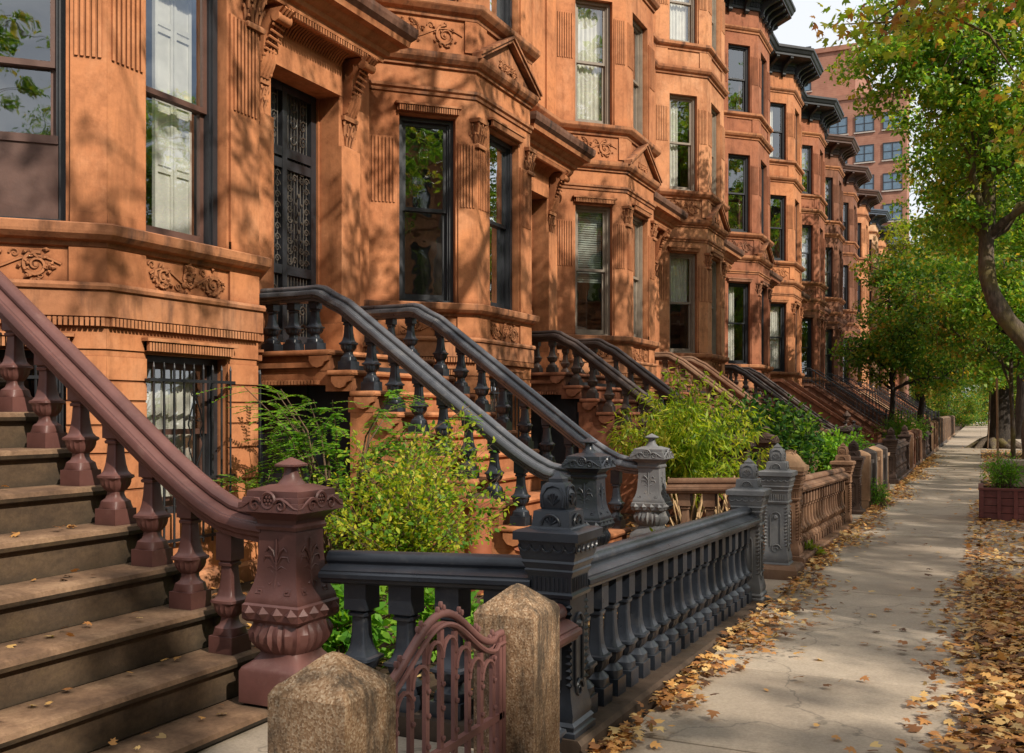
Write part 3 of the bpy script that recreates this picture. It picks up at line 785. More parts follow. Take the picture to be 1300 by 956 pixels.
HL = [
 ('nearest brownstone house at the left edge with white interior shutters in its bay window', 'a', CARVE, FRAME_BLK, CORN_BLK, SASH_BROWN, {('F',1):'shut',('N',1):'none',('R',1):'none'}),
 ('brownstone house behind the black balustrade, its tall black bay window over a black handrail', 'a', CARVE, FRAME_BLK, CORN_BLK, None, {('F',1):'none',('N',1):'none',('N',2):'left',('F',2):'right'}),
 ('tan brownstone house with pale window frames and green-grey blinds, third from the left', 'b', CARVE, FRAME_TAN, CORN_BLK, None, {('N',1):'blind',('F',1):'blindw',('N',2):'full',('N',3):'full'}),
 ('brownstone house with a bright white curtain in its bay behind the yellow-green shrub', 'c', CARVE, FRAME_TAN, CORN_BLK, None, {('N',1):'half',('N',2):'right',('N',3):'full',('F',1):'half'}),
 ('reddish brownstone house with black window frames behind the dark green bush', 'd', CARVE2, FRAME_BLK, CORN_BLK, None, {('N',1):'right',('N',2):'brown',('N',3):'brown'}),
 ('smooth orange house with deep black bracketed cornice, sixth from the left', 'b', CARVE, FRAME_BLK, CORN_BLK, None, {}),
 ('dark brown house with heavy black cornice, seventh from the left', 'd', CARVE2, FRAME_BLK, CORN_BLK, None, {}),
 ('dark brownstone house with carved brown cornice, eighth from the left', 'e', CARVE2, FRAME_BLK, CORN_BRN, None, {}),
 ('shadowed brown house with brown cornice, ninth from the left', 'e', CARVE2, FRAME_BLK, CORN_BRN, None, {}),
 ('light orange house with small brown cornice, tenth from the left', 'c', CARVE, FRAME_BLK, CORN_BRN, None, {}),
 ('pale house with slate blue cornice, eleventh from the left', 'f', CARVE, FRAME_BLK, CORN_BLUE, None, {}),
 ('tan house with black cornice, twelfth from the left beside the far trees', 'c', CARVE, FRAME_BLK, CORN_BLK, None, {}),
 ('pale stone house thirteenth from the left, mostly behind leaves', 'f', CARVE, FRAME_BLK, CORN_BLUE, None, {}),
 ('far reddish house fourteenth from the left, seen through leaves', 'd', CARVE2, FRAME_BLK, CORN_BLK, None, {}),
 ('farthest visible pale house at the end of the row', 'f', CARVE, FRAME_BLK, CORN_BLK, None, {}),
]
for i, (lb, mk, cv, fm, cm, sm, sp) in enumerate(HL):
    make_house(i, lb, BS[mk], cv, fm, cm, sm, sp)

for i, mk in enumerate('dceadcdbceda'):
    h = make_house(40+i, 'brownstone house across the road, seen only as a reflection in window panes', BS[mk], CARVE2, FRAME_BLK, CORN_BLK, None, {})
    h.name = 'brownstone_house'; h.location = (21.0, -34+W*i, 0); h.rotation_euler[2] = math.pi; h['group'] = 'houses across the road'
# ------------------------------------------------------------------ STOOPS
G = 'stone stoops of the row'
def stoop_y(i): return 4.39+W*i+4.49
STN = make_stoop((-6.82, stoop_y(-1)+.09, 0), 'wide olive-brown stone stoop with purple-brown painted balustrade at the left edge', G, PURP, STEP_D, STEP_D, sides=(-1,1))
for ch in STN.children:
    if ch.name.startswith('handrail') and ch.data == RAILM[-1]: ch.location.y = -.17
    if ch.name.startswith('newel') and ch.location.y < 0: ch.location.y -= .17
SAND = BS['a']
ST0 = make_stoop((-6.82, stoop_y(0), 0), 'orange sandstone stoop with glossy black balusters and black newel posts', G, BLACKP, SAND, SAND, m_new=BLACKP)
BLACKR = paint('sheen_grey_rail_paint', (.075,.078,.088), .24, worn_or_sheen=(.26,.24,.22), wf=.5, spec=.9)  # black rail greyed so its sunlit highlights are painted in
for ch in ST0.children:
    if ch.name.startswith('handrail'): setmat(ch, BLACKR)
for ch in ST0.children:
    if ch.name.startswith('newel') and ch.location.y > 0:
        setmat(ch, GREYP); [setmat(c, GREYP) for c in ch.children]
DKR = paint('dark_brown_rail_paint', (.07,.045,.036), .4, worn_or_sheen=(.14,.09,.06), wf=.4)
make_stoop((-6.82, stoop_y(1), 0), 'brown stoop with dark brown balusters rising behind the yellow-green shrub', G, DKR, BS['d'], BS['d'], m_new=DKBROWN)
make_stoop((-6.82, stoop_y(2), 0), 'stoop with brown balustrade rising behind the dark green bush', G, BROWNP, BS['d'], BS['d'])
make_stoop((-6.82, stoop_y(3), 0), 'dark reddish stoop just past the dark green bush', G, DKR, BS['e'], BS['d'])
fl = ['sloping solid brown stoop wall, first past the balustered stoops', 'second solid-walled stoop in the distance with iron railing', 'third solid-walled stoop in the distance with iron railing',
      'fourth distant solid-walled stoop, pale stone', 'fifth distant solid-walled stoop', 'sixth distant solid-walled stoop, half behind foliage', 'far stoop behind street-side leaves', 'farther stoop behind street-side leaves', 'second farthest stoop of the row', 'farthest stoop of the row']
for k, i in enumerate(range(4, 14)):
    mt = BS['deedfcdecf'[k]]
    t = tag(empty('stoop', (-6.82, stoop_y(i), 0)), fl[k], 'stoop', G)
    ob('steps', STEPM, mt, t)
    for s in (-1, 1):
        ob('cheek_wall', SOLID[s], mt, t)
        if k >= 1: ob('iron_railing', IRONR[s], IRON, t)

# ------------------------------------------------------------------ FENCES
def fence_post_meshes():
    m = MB(); S = 1.414
    turned(m, [(-.12,.125,1,0,0,S),(.16,.125,1,0,0,S),(.165,.115,1,0,0,S),(.185,.12,1,0,0,S),(.20,.108,1,0,0,S),(.23,.112,1,0,0,S),(.27,.104,1,0,0,S),(.30,.096,1,0,0,S),(.36,.092,1,0,0,S),(.70,.092,1,0,0,S),(.715,.092,1,0,0,S),(.72,.105,1,0,0,S),(.735,.11,1,0,0,S),(.745,.10,1,0,0,S),
      (.81,.10,1,0,0,S),(.82,.106,1,0,0,S),(.835,.112,1,0,0,S),(.842,.108,1,0,0,S),(.855,.112,1,0,0,S),(.87,.122,1,0,0,S),(.88,.118,1,0,0,S),(.90,.126,1,0,0,S),(.95,.130,1,0,0,S),(.962,.132,1,0,0,S),(.965,.15,1,0,0,S),(1.0,.15,1,0,0,S),(1.008,.135,1,0,0,S),(1.012,.098,1,0,0,S),(1.02,.095,1,0,0,S),(1.02,.088,1,0,0,S),(1.085,.082,1,0,0,S),(1.092,.062,1,0,0,S)], 64)
    f = MB()
    turned(f, [(1.09,.058,1,0,0,1.34),(1.10,.062,1,0,0,1.34),(1.16,.062,1,0,0,1.34),(1.195,.05,1,0,0,1.34),(1.205,.042,1,0,0,1.34),(1.207,.032,1,0,0,S),(1.222,.032,1,0,0,S),(1.232,.018,1,0,0,S),(1.25,.005,1,0,0,S)], 32)
    o = MB()
    for fn in face1(.092):
        # arch panel and boss
        for w_ in (.045,):
            pts = [fn(-w_,.34,.004)] + [fn(-w_,.60,.004)] + [fn(w_*math.cos(a), .60+w_*math.sin(a), .004) for a in [math.pi*(1-k/8) for k in range(1,8)]] + [fn(w_,.60,.004), fn(w_,.34,.004)]
            o.tube(pts, .006, 5)
        b = fn(0,.59,.004)
        o.tube([fn(0,.6,-.005), fn(0,.6,.018)], [.024,.012], 10)
        spiral(o, lambda a, z: fn(a, z, .006), (0,.32), .045, 1.4, .008, 1, 0, 18)
        for k in range(12):
            z = .34+k*.03
            for s in (-1,1): o.add([fn(s*.092,z,0), fn(s*.068,z+.013,0), fn(s*.092,z+.026,0), fn(s*.1,z+.013,.012)], [(0,1,3),(1,2,3),(0,3,2)])
        for k in range(9):
            a = -.08+k*.02; o.tube([fn(a,.75,.008), fn(a,.805,.008)], .0055, 5)
    for fn in face1(.129):
        for k in range(5):
            c = -.104+k*.052
            o.tube([fn(c+.024*math.cos(a), .945-.028*math.sin(a), 0) for a in [math.pi*q/6 for q in range(7)]], .006, 5)
    for fn in face1(.086):
        o.tube([fn(.042*math.cos(a), 1.025+.045*math.sin(a), .003) for a in [math.pi*q/8 for q in range(9)]], .006, 5)
        for q in range(5):
            a = math.pi*(q+1)/6; o.tube([fn(0,1.028,.002), fn(.032*math.cos(a),1.028+.034*math.sin(a),.003)], [.003,.006], 5)
    for fn in face1(.06):
        o.tube([fn(-.045,1.10,.002), fn(-.05,1.15,.002), fn(-.03,1.185,.0), fn(0,1.195,0), fn(.03,1.185,0), fn(.05,1.15,.002), fn(.045,1.10,.002)], .005, 5)
        for q in range(5):
            a = math.pi*(q+1)/6; o.tube([fn(0,1.11,.002), fn(.032*math.cos(a),1.115+.045*math.sin(a),.005)], [.004,.008], 5)
    return m.mesh('post', 35), f.mesh('finial', 35), o.mesh('carved_face', 50)
FPM, FPF, FPO = fence_post_meshes()
def post(parent, x, y, z, mat, s=1.0):
    p = ob('post', FPM, mat, parent, (x, y, z)); p.scale = (s, s, 1)
    ob('finial', FPF, mat, p)
    for q in range(4): ob('carved_face', FPO, mat, p, None, q*math.pi/2)
    return p
PL = -1.66   # post line x
def balustrade(y0, y1, label, mat, plinth_mat, drop=0, cross=None, zpost=0, end_post=True, cross_mat=None):
    """street balustrade from corner post (y0) to end post (y1); cross = yard rail running to the stoop"""
    t = tag(empty('balustrade', (PL, y0, 0)), label, 'balustrade', 'front yard balustrades')
    m = MB(); n = 8
    rr = []
    for k in range(2):
        y = (-.14, y1-y0+.14)[k]; zt = (.13, .13-drop)[k] 
        rr.append([(.16,y,-.1),(.16,y,zt-.02),(.145,y,zt),(-.145,y,zt),(-.16,y,zt-.02),(-.16,y,-.1)])
    m.rings(rr)
    if cross: m.box(cross, -.16, -.13, .13, -.1, .12)
    m.build('plinth', plinth_mat, t)
    H = .85
    r = MB(); sweep(r, [(.09, H), (y1-y0-.08, H-drop*.95)], FRAILP, lambda a, w, z: (w, a, z)); ro = r.build('rail', mat, t, 30)
    L = y1-y0-.30; k = max(2, int(round(L/.205)))
    for q in range(k):
        yy = .17+(L)*(q+.5)/k; z = .10 - drop*yy/(y1-y0)
        b = ob('baluster', FB, mat, t, (0, yy, z+.02))
    post(t, 0, 0, zpost, mat)
    if end_post: post(t, 0, y1-y0, zpost-drop, mat)
    if cross:
        cm = cross_mat or mat
        r = MB(); sweep(r, [(cross, H-.03), (-.09, H+.01)], FRAILP, lambda a, w, z: (a, w, z)); r.build('rail', cm, t, 30)
        k = max(2, int(round((-cross-.2)/.27)))
        for q in range(k): 
            b = ob('baluster', FB, cm, t, (cross+.05+(-cross-.2)*(q+.5)/k, 0, .10)); b.scale = (1.35,1.35,1)
    return t
balustrade(4.0, 7.93, 'black painted balustrade with carved corner post, nearest along the sidewalk', BLACKP, stone('dark_plinth', (.10,.07,.05), stain=.8), drop=.105, cross=-1.19, zpost=-.01)
FENC = [o for o in COL.objects if o.name.startswith('balustrade')][0]
for ch in FENC.children:
    if ch.name.startswith('post') and ch.location.y > 1:
        setmat(ch, GREYP); [setmat(c, GREYP) for c in ch.children]
# grey gate post on its block
t = tag(empty('gate_post', (PL+.02, 9.05, 0)), 'grey weathered carved gate post on a big stone block, beside the brown balustrade', 'gate post')
post(t, 0, 0, -.03, GREYP)
m = MB(); turned(m, [(-.1,.2,1,0,0,1.414),(.12,.2,1,0,0,1.414),(.15,.18,1,0,0,1.414),(.155,.1,1,0,0,1.414)], 16); m.build('base_block', BROWNP, t, 30)
t2 = balustrade(9.77, 13.88, 'brown stone balustrade along the sidewalk, beyond the grey gate posts', BROWNP, BROWNP, drop=.1, cross=-1.19, zpost=-.06)
# dome cap for the brown corner post
m = MB(); turned(m, [(.94,.16,1,0,0,1.414),(.98,.16,1,0,0,1.414),(1.0,.14,1,0,0,1.3),(1.03,.12,.8),(1.07,.10,.5),(1.10,.07,.2),(1.12,.03,0)], 32)
m.build('dome_cap', stone('tan_cap', (.36,.22,.13)), t2, 40, (0,0,0))
for ch in t2.children:
    if ch.name.startswith('post') and ch.location.y < 1:
        for c in list(ch.children):
            if c.name.startswith('finial'): bpy.data.objects.remove(c)
t = tag(empty('gate_post', (PL, 15.1, 0)), 'dark brown carved gate post beyond the brown balustrade', 'gate post'); post(t, 0, 0, -.15, DKBROWN)
m = MB(); turned(m, [(-.1,.16,1,0,0,1.414),(.08,.16,1,0,0,1.414),(.1,.12,1,0,0,1.414)], 16); m.build('base_block', DKBROWN, t, 30)
# block fence
TANB = stone('tan_block_stone', (.37,.23,.14), stain=.7, dark=(.12,.09,.07)); GRB = stone('grey_block_stone', (.13,.11,.10), stain=.7)
def blockwall(y0, y1, label, mats, hgt=.84, seed=0):
    r = random.Random(seed); t = tag(empty('block_wall', (PL, y0, 0)), label, 'wall', 'low front yard walls')
    m = MB(); m.box(-.14,.12,0,y1-y0,-.1,.16); m.build('plinth', mats[0], t)
    y = 0.0; k = 0
    while y < y1-y0-.3:
        w = .26 if k % 2 == 0 else .75
        m = MB(); h = hgt*(1 if k % 2 == 0 else .88); d = .14 if k % 2 == 0 else .09
        if k % 2 == 0:
            m.rings([[(-d,y,.15),(d,y,.15),(d,y+w,.15),(-d,y+w,.15)], [(-d,y,h),(d,y,h),(d,y+w,h),(-d,y+w,h)], [(-d+.03,y+.03,h+.03),(d-.03,y+.03,h+.03),(d-.03,y+w-.03,h+.03),(-d+.03,y+w-.03,h+.03)], [(-.01,y+w/2-.01,h+.08),(.01,y+w/2-.01,h+.08),(.01,y+w/2+.01,h+.08),(-.01,y+w/2+.01,h+.08)]])
            m.build('pier', mats[k//2 % len(mats)], t, 30)
        else:
            m.box(-d,d,y+.01,y+w-.01,.16,h-.05); m.box(-d-.03,d+.03,y+.012,y+w-.012,h-.05,h); m.build('panel', mats[(k//2+1) % len(mats)], t)
        y += w; k += 1
    return t
blockwall(15.9, 19.9, 'low wall of plain tan and grey stone piers, third front boundary along the sidewalk', [TANB, GRB])
balustrade(21.7, 25.8, 'dark brown balustrade past the plain stone piers', DKBROWN, DKBROWN, cross=-1.19, zpost=-.06)
blockwall(26.6, 31.7, 'reddish brick-coloured low wall with piers past the dark brown balustrade', [BROWNP, BS['e']], .95, 2)
balustrade(33.6, 37.7, 'farther dark balustrade beside the leafy planters', DKBROWN, DKBROWN, cross=-1.19)
blockwall(38.5, 43.6, 'distant low wall of tan piers along the sidewalk', [TANB, BS['e']], 1.1, 3)
blockwall(44.5, 55, 'far dark low wall along the sidewalk under the trees', [GRB, TANB], 1.2, 4)
blockwall(56, 72, 'farthest low wall along the sidewalk', [TANB, GRB], 1.2, 5)

# concrete gate piers + gate
def conc(y, label):
    t = MB(); s = .125; h = .755
    P = lambda r, z: [(-r,-r,z),(r,-r,z),(r,r,z),(-r,r,z)]
    t.rings([P(s,-.1),P(s,h-.02),P(s-.012,h),P(s-.02,h+.008),P(s-.024,h+.008),P(.02,h+.075),P(.004,h+.082)])
    o = t.build('gate_pier', CONC, None, None, (-1.62, y, 0)); return tag(o, label, 'gate pier', 'concrete gate piers')
conc(3.49, 'weathered concrete gate pier with pyramid top beside the black corner post')
conc(2.28, 'concrete gate pier with pyramid top in the left foreground, nearer side of the iron gate')
def gate():
    t = tag(empty('iron_gate', (-1.62, 2.42, 0)), 'rose-brown iron gate with arched top between the two concrete piers', 'gate')
    Wd = .93
    def top(y):
        u = (y-Wd/2)/(Wd/2); a = abs(u)
        return .66+.17*(0.5+0.5*math.cos(math.pi*min(1, a/.86))) + (.015 if a > .86 else 0)
    ys = np.linspace(0, Wd, 40)
    for dz, r_, nm in ((0,.014,'top_bar'),):
        m = MB(); m.tube([(0,float(y),top(y)) for y in ys], r_, 8); m.tube([(.012,float(y),top(y)-.035) for y in ys], .009, 6); m.tube([(-.012,float(y),top(y)-.035) for y in ys], .009, 6)
        for y in np.linspace(.08, Wd-.08, 7):
            z = top(y)
            for d in (-.02, 0, .02): m.blob((0,float(y)+d,z+.018+(.014 if d == 0 else 0)), (.01,.01,.013))
        m.build(nm, PURIRON, t, 50)
    m = MB()
    for y in (0.0,.03,Wd-.03,Wd): m.box(-.012,.012,y-.012,y+.012,.06,top(y)-.01)
    m.box(-.012,.012,.0,Wd,.1,.13); m.box(-.012,.012,0,Wd,.36,.385)
    m.build('gate_frame', PURIRON, t)
    m = MB(); n = 9
    for k in range(n):
        y = .03+(Wd-.06)*(k+.5)/n; z = top(y)-.05
        m.box(-.007,.007,y-.012,y+.012,.1,z)
        for zz in (.2,.3,.42,.52,.6): 
            if zz < z: m.blob((.012,y,zz),(.008,.01,.01))
        if k < n-1:
            y2 = .03+(Wd-.06)*(k+1.5)/n; za = min(top(y), top(y2))-.05
            m.tube([(0.008, y+(y2-y)*(.5-.5*math.cos(math.pi*q/8)), za-.07+.06*math.sin(math.pi*q/8)) for q in range(9)], .008, 5)
    m.build('bars', PURIRON, t, 40)
gate()
# stub of purple rail between pier and corner post
t = tag(empty('rail_stub', (-1.62, 3.62, 0)), 'short purple-brown rail stub between concrete pier and black corner post', 'railing')
m = MB(); sweep(m, [(0,.68),(.27,.68)], FRAILP, lambda a, w, z: (w, a, z)); m.build('rail', PURP, t, 30)
b = ob('baluster', FB, BLACKP, t, (0,.13,-.02)); b.scale = (1.3,1,.9)

# ------------------------------------------------------------------ GROUND
def sheet(name, x0, x1, y0, y1, z, mat, kind='structure'):
    m = MB(); m.add([(x0,y0,z),(x1,y0,z),(x1,y1,z),(x0,y1,z)], [(0,1,2,3)]); return tag(m.build(name, mat), kind=kind)
SOIL = stone('soil', (.085,.055,.035), stain=.6, rough=1, bumpd=.03)
ASPH = stone('asphalt', (.055,.055,.056), stain=.3, rough=.9)
sheet('ground', -400, 400, -200, 600, -.16, SOIL)
def walkmat():
    m, nt, b = newmat('sidewalk_concrete'); p = pos(nt)
    isl = N(nt,'ShaderNodeNewGeometry').outputs['Random Per Island']
    base = ramp(nt, isl, [(0,(.38,.305,.23)),(.5,(.46,.375,.285)),(1,(.53,.44,.34))])
    col = mix(nt, base, ramp(nt, noise(nt,p,1.3,7,.65), [(.3,(.6,.58,.57)),(.65,(1.05,1.05,1.05))]), .75, 'MULTIPLY')
    col = mix(nt, col, ramp(nt, noise(nt,p,60,6,.75), [(.35,(.65,.64,.63)),(.6,(1.05,1.05,1.05))]), .6, 'MULTIPLY')
    v = N(nt,'ShaderNodeTexVoronoi'); v.feature='DISTANCE_TO_EDGE'; v.inputs['Scale'].default_value=.55
    nv = N(nt,'ShaderNodeVectorMath', operation='ADD'); nn = N(nt,'ShaderNodeTexNoise'); nn.inputs['Scale'].default_value=2.2; nn.inputs['Detail'].default_value=6
    nt.links.new(p, nn.inputs['Vector']); nt.links.new(p, nv.inputs[0]); nt.links.new(nn.outputs['Color'], nv.inputs[1]); nt.links.new(nv.outputs[0], v.inputs['Vector'])
    ck = N(nt,'ShaderNodeMapRange'); ck.inputs[1].default_value=.0; ck.inputs[2].default_value=.008; ck.inputs[3].default_value=.5; ck.inputs[4].default_value=0; nt.links.new(v.outputs['Distance'], ck.inputs[0])
    col = mix(nt, col, (.07,.06,.05), ck.outputs[0])
    gv = N(nt,'ShaderNodeTexVoronoi'); gv.inputs['Scale'].default_value=3.3; nt.links.new(p, gv.inputs['Vector'])
    gm = N(nt,'ShaderNodeMapRange'); gm.inputs[1].default_value=.05; gm.inputs[2].default_value=.075; gm.inputs[3].default_value=.5; gm.inputs[4].default_value=0; nt.links.new(gv.outputs['Distance'], gm.inputs[0])
    col = mix(nt, col, (.13,.11,.09), gm.outputs[0])
    nt.links.new(col, b.inputs['Base Color']); b.inputs['Roughness'].default_value=.82
    bump(nt, b, noise(nt,p,45,6,.7), .5, .004); return m
WALK = walkmat()
m = MB(); y = -8.35; r = random.Random(3)
pits = [(4.3, 9.45), (19.3, 23.8), (36, 40), (48, 53)]
while y < 150:
    y2 = y+1.42
    for a, b_ in ((-1.5, -.004), (.0, 1.45), (1.454, 2.5)):
        if a == .0 and any(y2 > p0 and y < p1 for p0, p1 in pits): continue
        h = r.uniform(-.004,.007); e = .009
        m.rings([[(a,y+.008,-.1),(b_,y+.008,-.1),(b_,y2-.008,-.1),(a,y2-.008,-.1)], [(a,y+.008,h-e),(b_,y+.008,h-e),(b_,y2-.008,h-e),(a,y2-.008,h-e)], [(a+e,y+.008+e,h),(b_-e,y+.008+e,h),(b_-e,y2-.008-e,h),(a+e,y2-.008-e,h)]], cap0=False)
    y = y2
tag(m.build('sidewalk', WALK), kind='structure')
sheet('sidewalk_bed', -1.5, 2.5, -9, 150, -.022, SOIL)
m = MB(); m.box(2.5,2.66,-60,150,-.16,.0); tag(m.build('kerb', stone('kerb_stone',(.3,.29,.28)), smooth=None), kind='structure')
sheet('road', 2.66, 11, -60, 150, -.14, ASPH)
m = MB(); m.box(11,15,-60,150,-.16,.0); tag(m.build('opposite_sidewalk', WALK), kind='structure')
sheet('cross_street', -60, 60, 150, 162, -.0, stone('pale_road', (.42,.41,.4)))
m = MB(); m.box(-6.8,-1.8,-8,140,-.15,.02); tag(m.build('yard_ground', SOIL), kind='structure')
# paved paths to the stoops
m = MB()
for i in range(-1, 14): m.box(-3.6,-1.45,stoop_y(i)-.92,stoop_y(i)+.92,-.1,.035)
tag(m.build('stoop_path', WALK), kind='structure')

# ------------------------------------------------------------------ FOLIAGE
def leaves_mesh(name, C, D, Nn, size, shape='oval'):
    """C centres (n,3), D leaf axis, Nn leaf normal, size (n,)"""
    if shape == 'oval': T = np.array([(0,0,0),(.35,.28,.05),(.7,.22,.05),(1,0,-.04),(.7,-.22,.05),(.35,-.28,.05)])
    elif shape == 'rhomb': T = np.array([(0,0,0),(.45,.3,.06),(1,0,-.05),(.45,-.3,.06)])
    elif shape == 'narrow': T = np.array([(0,0,0),(.35,.13,.03),(1,0,-.1),(.35,-.13,.03)])
    elif shape == 'maple': T = np.array([(0,0,0),(.1,.32,.06),(.28,.5,.02),(.42,.2,.06),(.68,.42,.0),(.66,.14,.05),(1,0,-.08),(.66,-.14,.05),(.68,-.42,.0),(.42,-.2,.06),(.28,-.5,.02),(.1,-.32,.06)])
    k = len(T); n = len(C)
    D = D/np.linalg.norm(D, axis=1, keepdims=True)
    S = np.cross(Nn, D); S /= (np.linalg.norm(S, axis=1, keepdims=True)+1e-9); U = np.cross(D, S)
    V = C[:,None,:] + size[:,None,None]*(T[None,:,0:1]*D[:,None,:] + T[None,:,1:2]*S[:,None,:] + T[None,:,2:3]*U[:,None,:])
    me = bpy.data.meshes.new(name); me.vertices.add(n*k); me.vertices.foreach_set('co', V.reshape(-1).astype(np.float32))
    me.loops.add(n*k); me.loops.foreach_set('vertex_index', np.arange(n*k, dtype=np.int32))
    me.polygons.add(n); me.polygons.foreach_set('loop_start', np.arange(0, n*k, k, dtype=np.int32)); me.polygons.foreach_set('loop_total', np.full(n, k, dtype=np.int32))
    me.update(calc_edges=True); return me
def randunit(n, g):
    v = g.normal(size=(n,3)); return v/np.linalg.norm(v, axis=1, keepdims=True)
def crown_leaves(clusters, per, rad, size, g, shape='rhomb', droop=.4, flat=.6):
    cl = np.repeat(np.array(clusters), per, axis=0); n = len(cl)
    off = randunit(n, g)*(g.random(n)**.5)[:,None]*rad; off[:,2] *= flat
    C = cl+off; D = randunit(n, g); D[:,2] -= droop; Nn = randunit(n, g)*.7; Nn[:,2] += .8
    return C, D, Nn, size*g.uniform(.6,1.25,n)
LG1 = leafmat('maple_leaf_green', [(0,(.07,.19,.025)),(.4,(.17,.35,.045)),(.75,(.31,.46,.06)),(1,(.52,.42,.07))], .5)
LG2 = leafmat('leaf_deep_green', [(0,(.045,.12,.02)),(.4,(.10,.23,.035)),(.72,(.22,.35,.05)),(1,(.50,.30,.06))], .5)
LG3 = leafmat('leaf_yellow_green', [(0,(.09,.16,.015)),(.4,(.19,.27,.02)),(.8,(.34,.38,.03)),(1,(.45,.40,.06))])
LG4 = leafmat('leaf_autumn_mix', [(0,(.12,.24,.03)),(.35,(.27,.40,.05)),(.62,(.46,.46,.07)),(.82,(.46,.29,.09)),(1,(.36,.14,.05))], .55)
LG5 = leafmat('leaf_fresh_fern', [(0,(.06,.2,.02)),(.5,(.14,.34,.03)),(.9,(.28,.48,.05))], .5)
LIT = leafmat('fallen_leaf', [(0,(.10,.045,.02)),(.2,(.26,.11,.04)),(.4,(.50,.22,.07)),(.65,(.66,.36,.11)),(.85,(.74,.52,.22)),(1,(.20,.10,.05))], .15, .6)
def make_tree(name, label, base, trunk, blobs, ncl, per, rad, size, mat, bark, seed, shape='rhomb', limbs=9, cat='tree', group=None, twr=.018, droop=.4):
    g = np.random.default_rng(seed); r = random.Random(seed)
    t = tag(empty(name, base), label, cat, group)
    m = MB()
    # smooth trunk
    P = [Vector(p[:3]) for p in trunk]; Rr = [p[3] for p in trunk]
    pts = []; rad_ = []
    for i in range(len(P)-1):
        for k in range(4):
            u = k/4; p0 = P[max(i-1,0)]; p1 = P[i]; p2 = P[i+1]; p3 = P[min(i+2,len(P)-1)]
            q = .5*((2*p1)+(-p0+p2)*u+(2*p0-5*p1+4*p2-p3)*u*u+(-p0+3*p1-3*p2+p3)*u**3)
            pts.append(q); rad_.append(Rr[i]*(1-u)+Rr[i+1]*u)
    pts.append(P[-1]); rad_.append(Rr[-1])
    rad_ = [a*(1+.06*math.sin(i*1.9)) for i, a in enumerate(rad_)]
    m.tube(pts, rad_, 14)
    nodes = [(p, a) for p, a in zip(pts[len(pts)//2:], rad_[len(pts)//2:])]
    cl = []
    tot = sum(b[6] for b in blobs)
    for b in blobs:
        for _ in range(int(ncl*b[6]/tot)):
            d = randunit(1, g)[0]; rr = g.random()**.42
            cl.append((b[0]+d[0]*b[3]*rr, b[1]+d[1]*b[4]*rr, b[2]+d[2]*b[5]*rr))
    trunk_nodes = list(nodes)
    for k in range(limbs):
        tgt = Vector(cl[r.randrange(len(cl))]); 
        s, sr = min(trunk_nodes, key=lambda nd: (nd[0]-tgt).length + abs(nd[0].z - (tgt.z-1.2))*.7)
        n = 7; lp = []; lr = []; w = Vector((r.uniform(-.35,.35), r.uniform(-.35,.35), r.uniform(.1,.5)))
        for q in range(n+1):
            u = q/n; lp.append(s.lerp(tgt, u)+w*math.sin(math.pi*u)*.8+Vector((r.uniform(-.08,.08),r.uniform(-.08,.08),r.uniform(-.08,.08)))*(0 if q == 0 else 1)); lr.append(max(.012, sr*.55*(1-u)**.8+.01))
        m.tube(lp, lr, 8); nodes += list(zip(lp[2:], lr[2:]))
    for c in cl:
        c = Vector(c); s, sr = min(nodes, key=lambda nd: (nd[0]-c).length_squared)
        mid = s.lerp(c, .5)+Vector((r.uniform(-.12,.12), r.uniform(-.12,.12), r.uniform(0,.15)))
        m.tube([s, mid, c], [min(sr, twr), twr*.7, twr*.3], 4, False)
    m.build('trunk', bark, t, 50)
    C, D, Nn, S = crown_leaves(cl, per, rad, size, g, shape, droop)
    ob('crown', leaves_mesh('crown', C, D, Nn, S, shape), mat, t)
    return t

# trees on the kerb side
T1 = make_tree('street_tree', 'tall green maple with curved leaning trunk at the right edge beyond the planter', (.93,21.4,0),
   [(0.02,0,-.1,.34),(0.0,0,.4,.22),(-.02,0,1.2,.20),(0.1,0,2.0,.19),(-.05,0,2.7,.18),(-.55,0,3.4,.17),(-.82,0,4.2,.15),(-.80,0,5.6,.14),(-.75,0,7.2,.12),(-.8,0,9.0,.09),(-.8,0,11,.05)],
   [(-2.0,-.4,8.5,1.6,2.0,1.15,4),(-.4,0,10.2,2.6,2.6,1.8,4),(.9,0,7.4,1.8,2.2,2.4,4),(-1.35,-.2,6.9,1.15,1.5,.9,2.2),(-1.2,.6,5.5,.9,1.4,.8,1.4),(1.6,.5,9.5,2.5,2.5,2,3)], 600, 70, .42, .12, LG1, BARK, 21, shape='rhomb', limbs=14, group=None)
T0 = make_tree('street_tree', 'near plane tree overhanging the upper right corner with browning leaves', (1.1,7.0,0),
   [(0,0,-.1,.42),(0,0,.5,.30),(.05,.05,1.6,.27),(.0,.1,3.0,.25),(-.1,.2,4.6,.22),(.1,.4,6.5,.18),(.2,.6,8.5,.14),(.2,.6,10.5,.08),(.2,.8,12.5,.04)],
   [(.2,.6,10.5,3.2,3.6,2.6,4),(-.2,2.5,6.6,1.35,2.6,1.5,2.2),(.3,-3.2,9.5,2.8,2.8,2.2,2),(2.8,1.5,9.8,2.6,3,2.6,2.4),(-1.6,3.2,5.2,1.0,.6,.14,.45),(-.55,3.0,4.3,.3,.8,.6,.5)], 300, 44, .36, .095, LG4, BARK, 5, shape='maple', limbs=13)
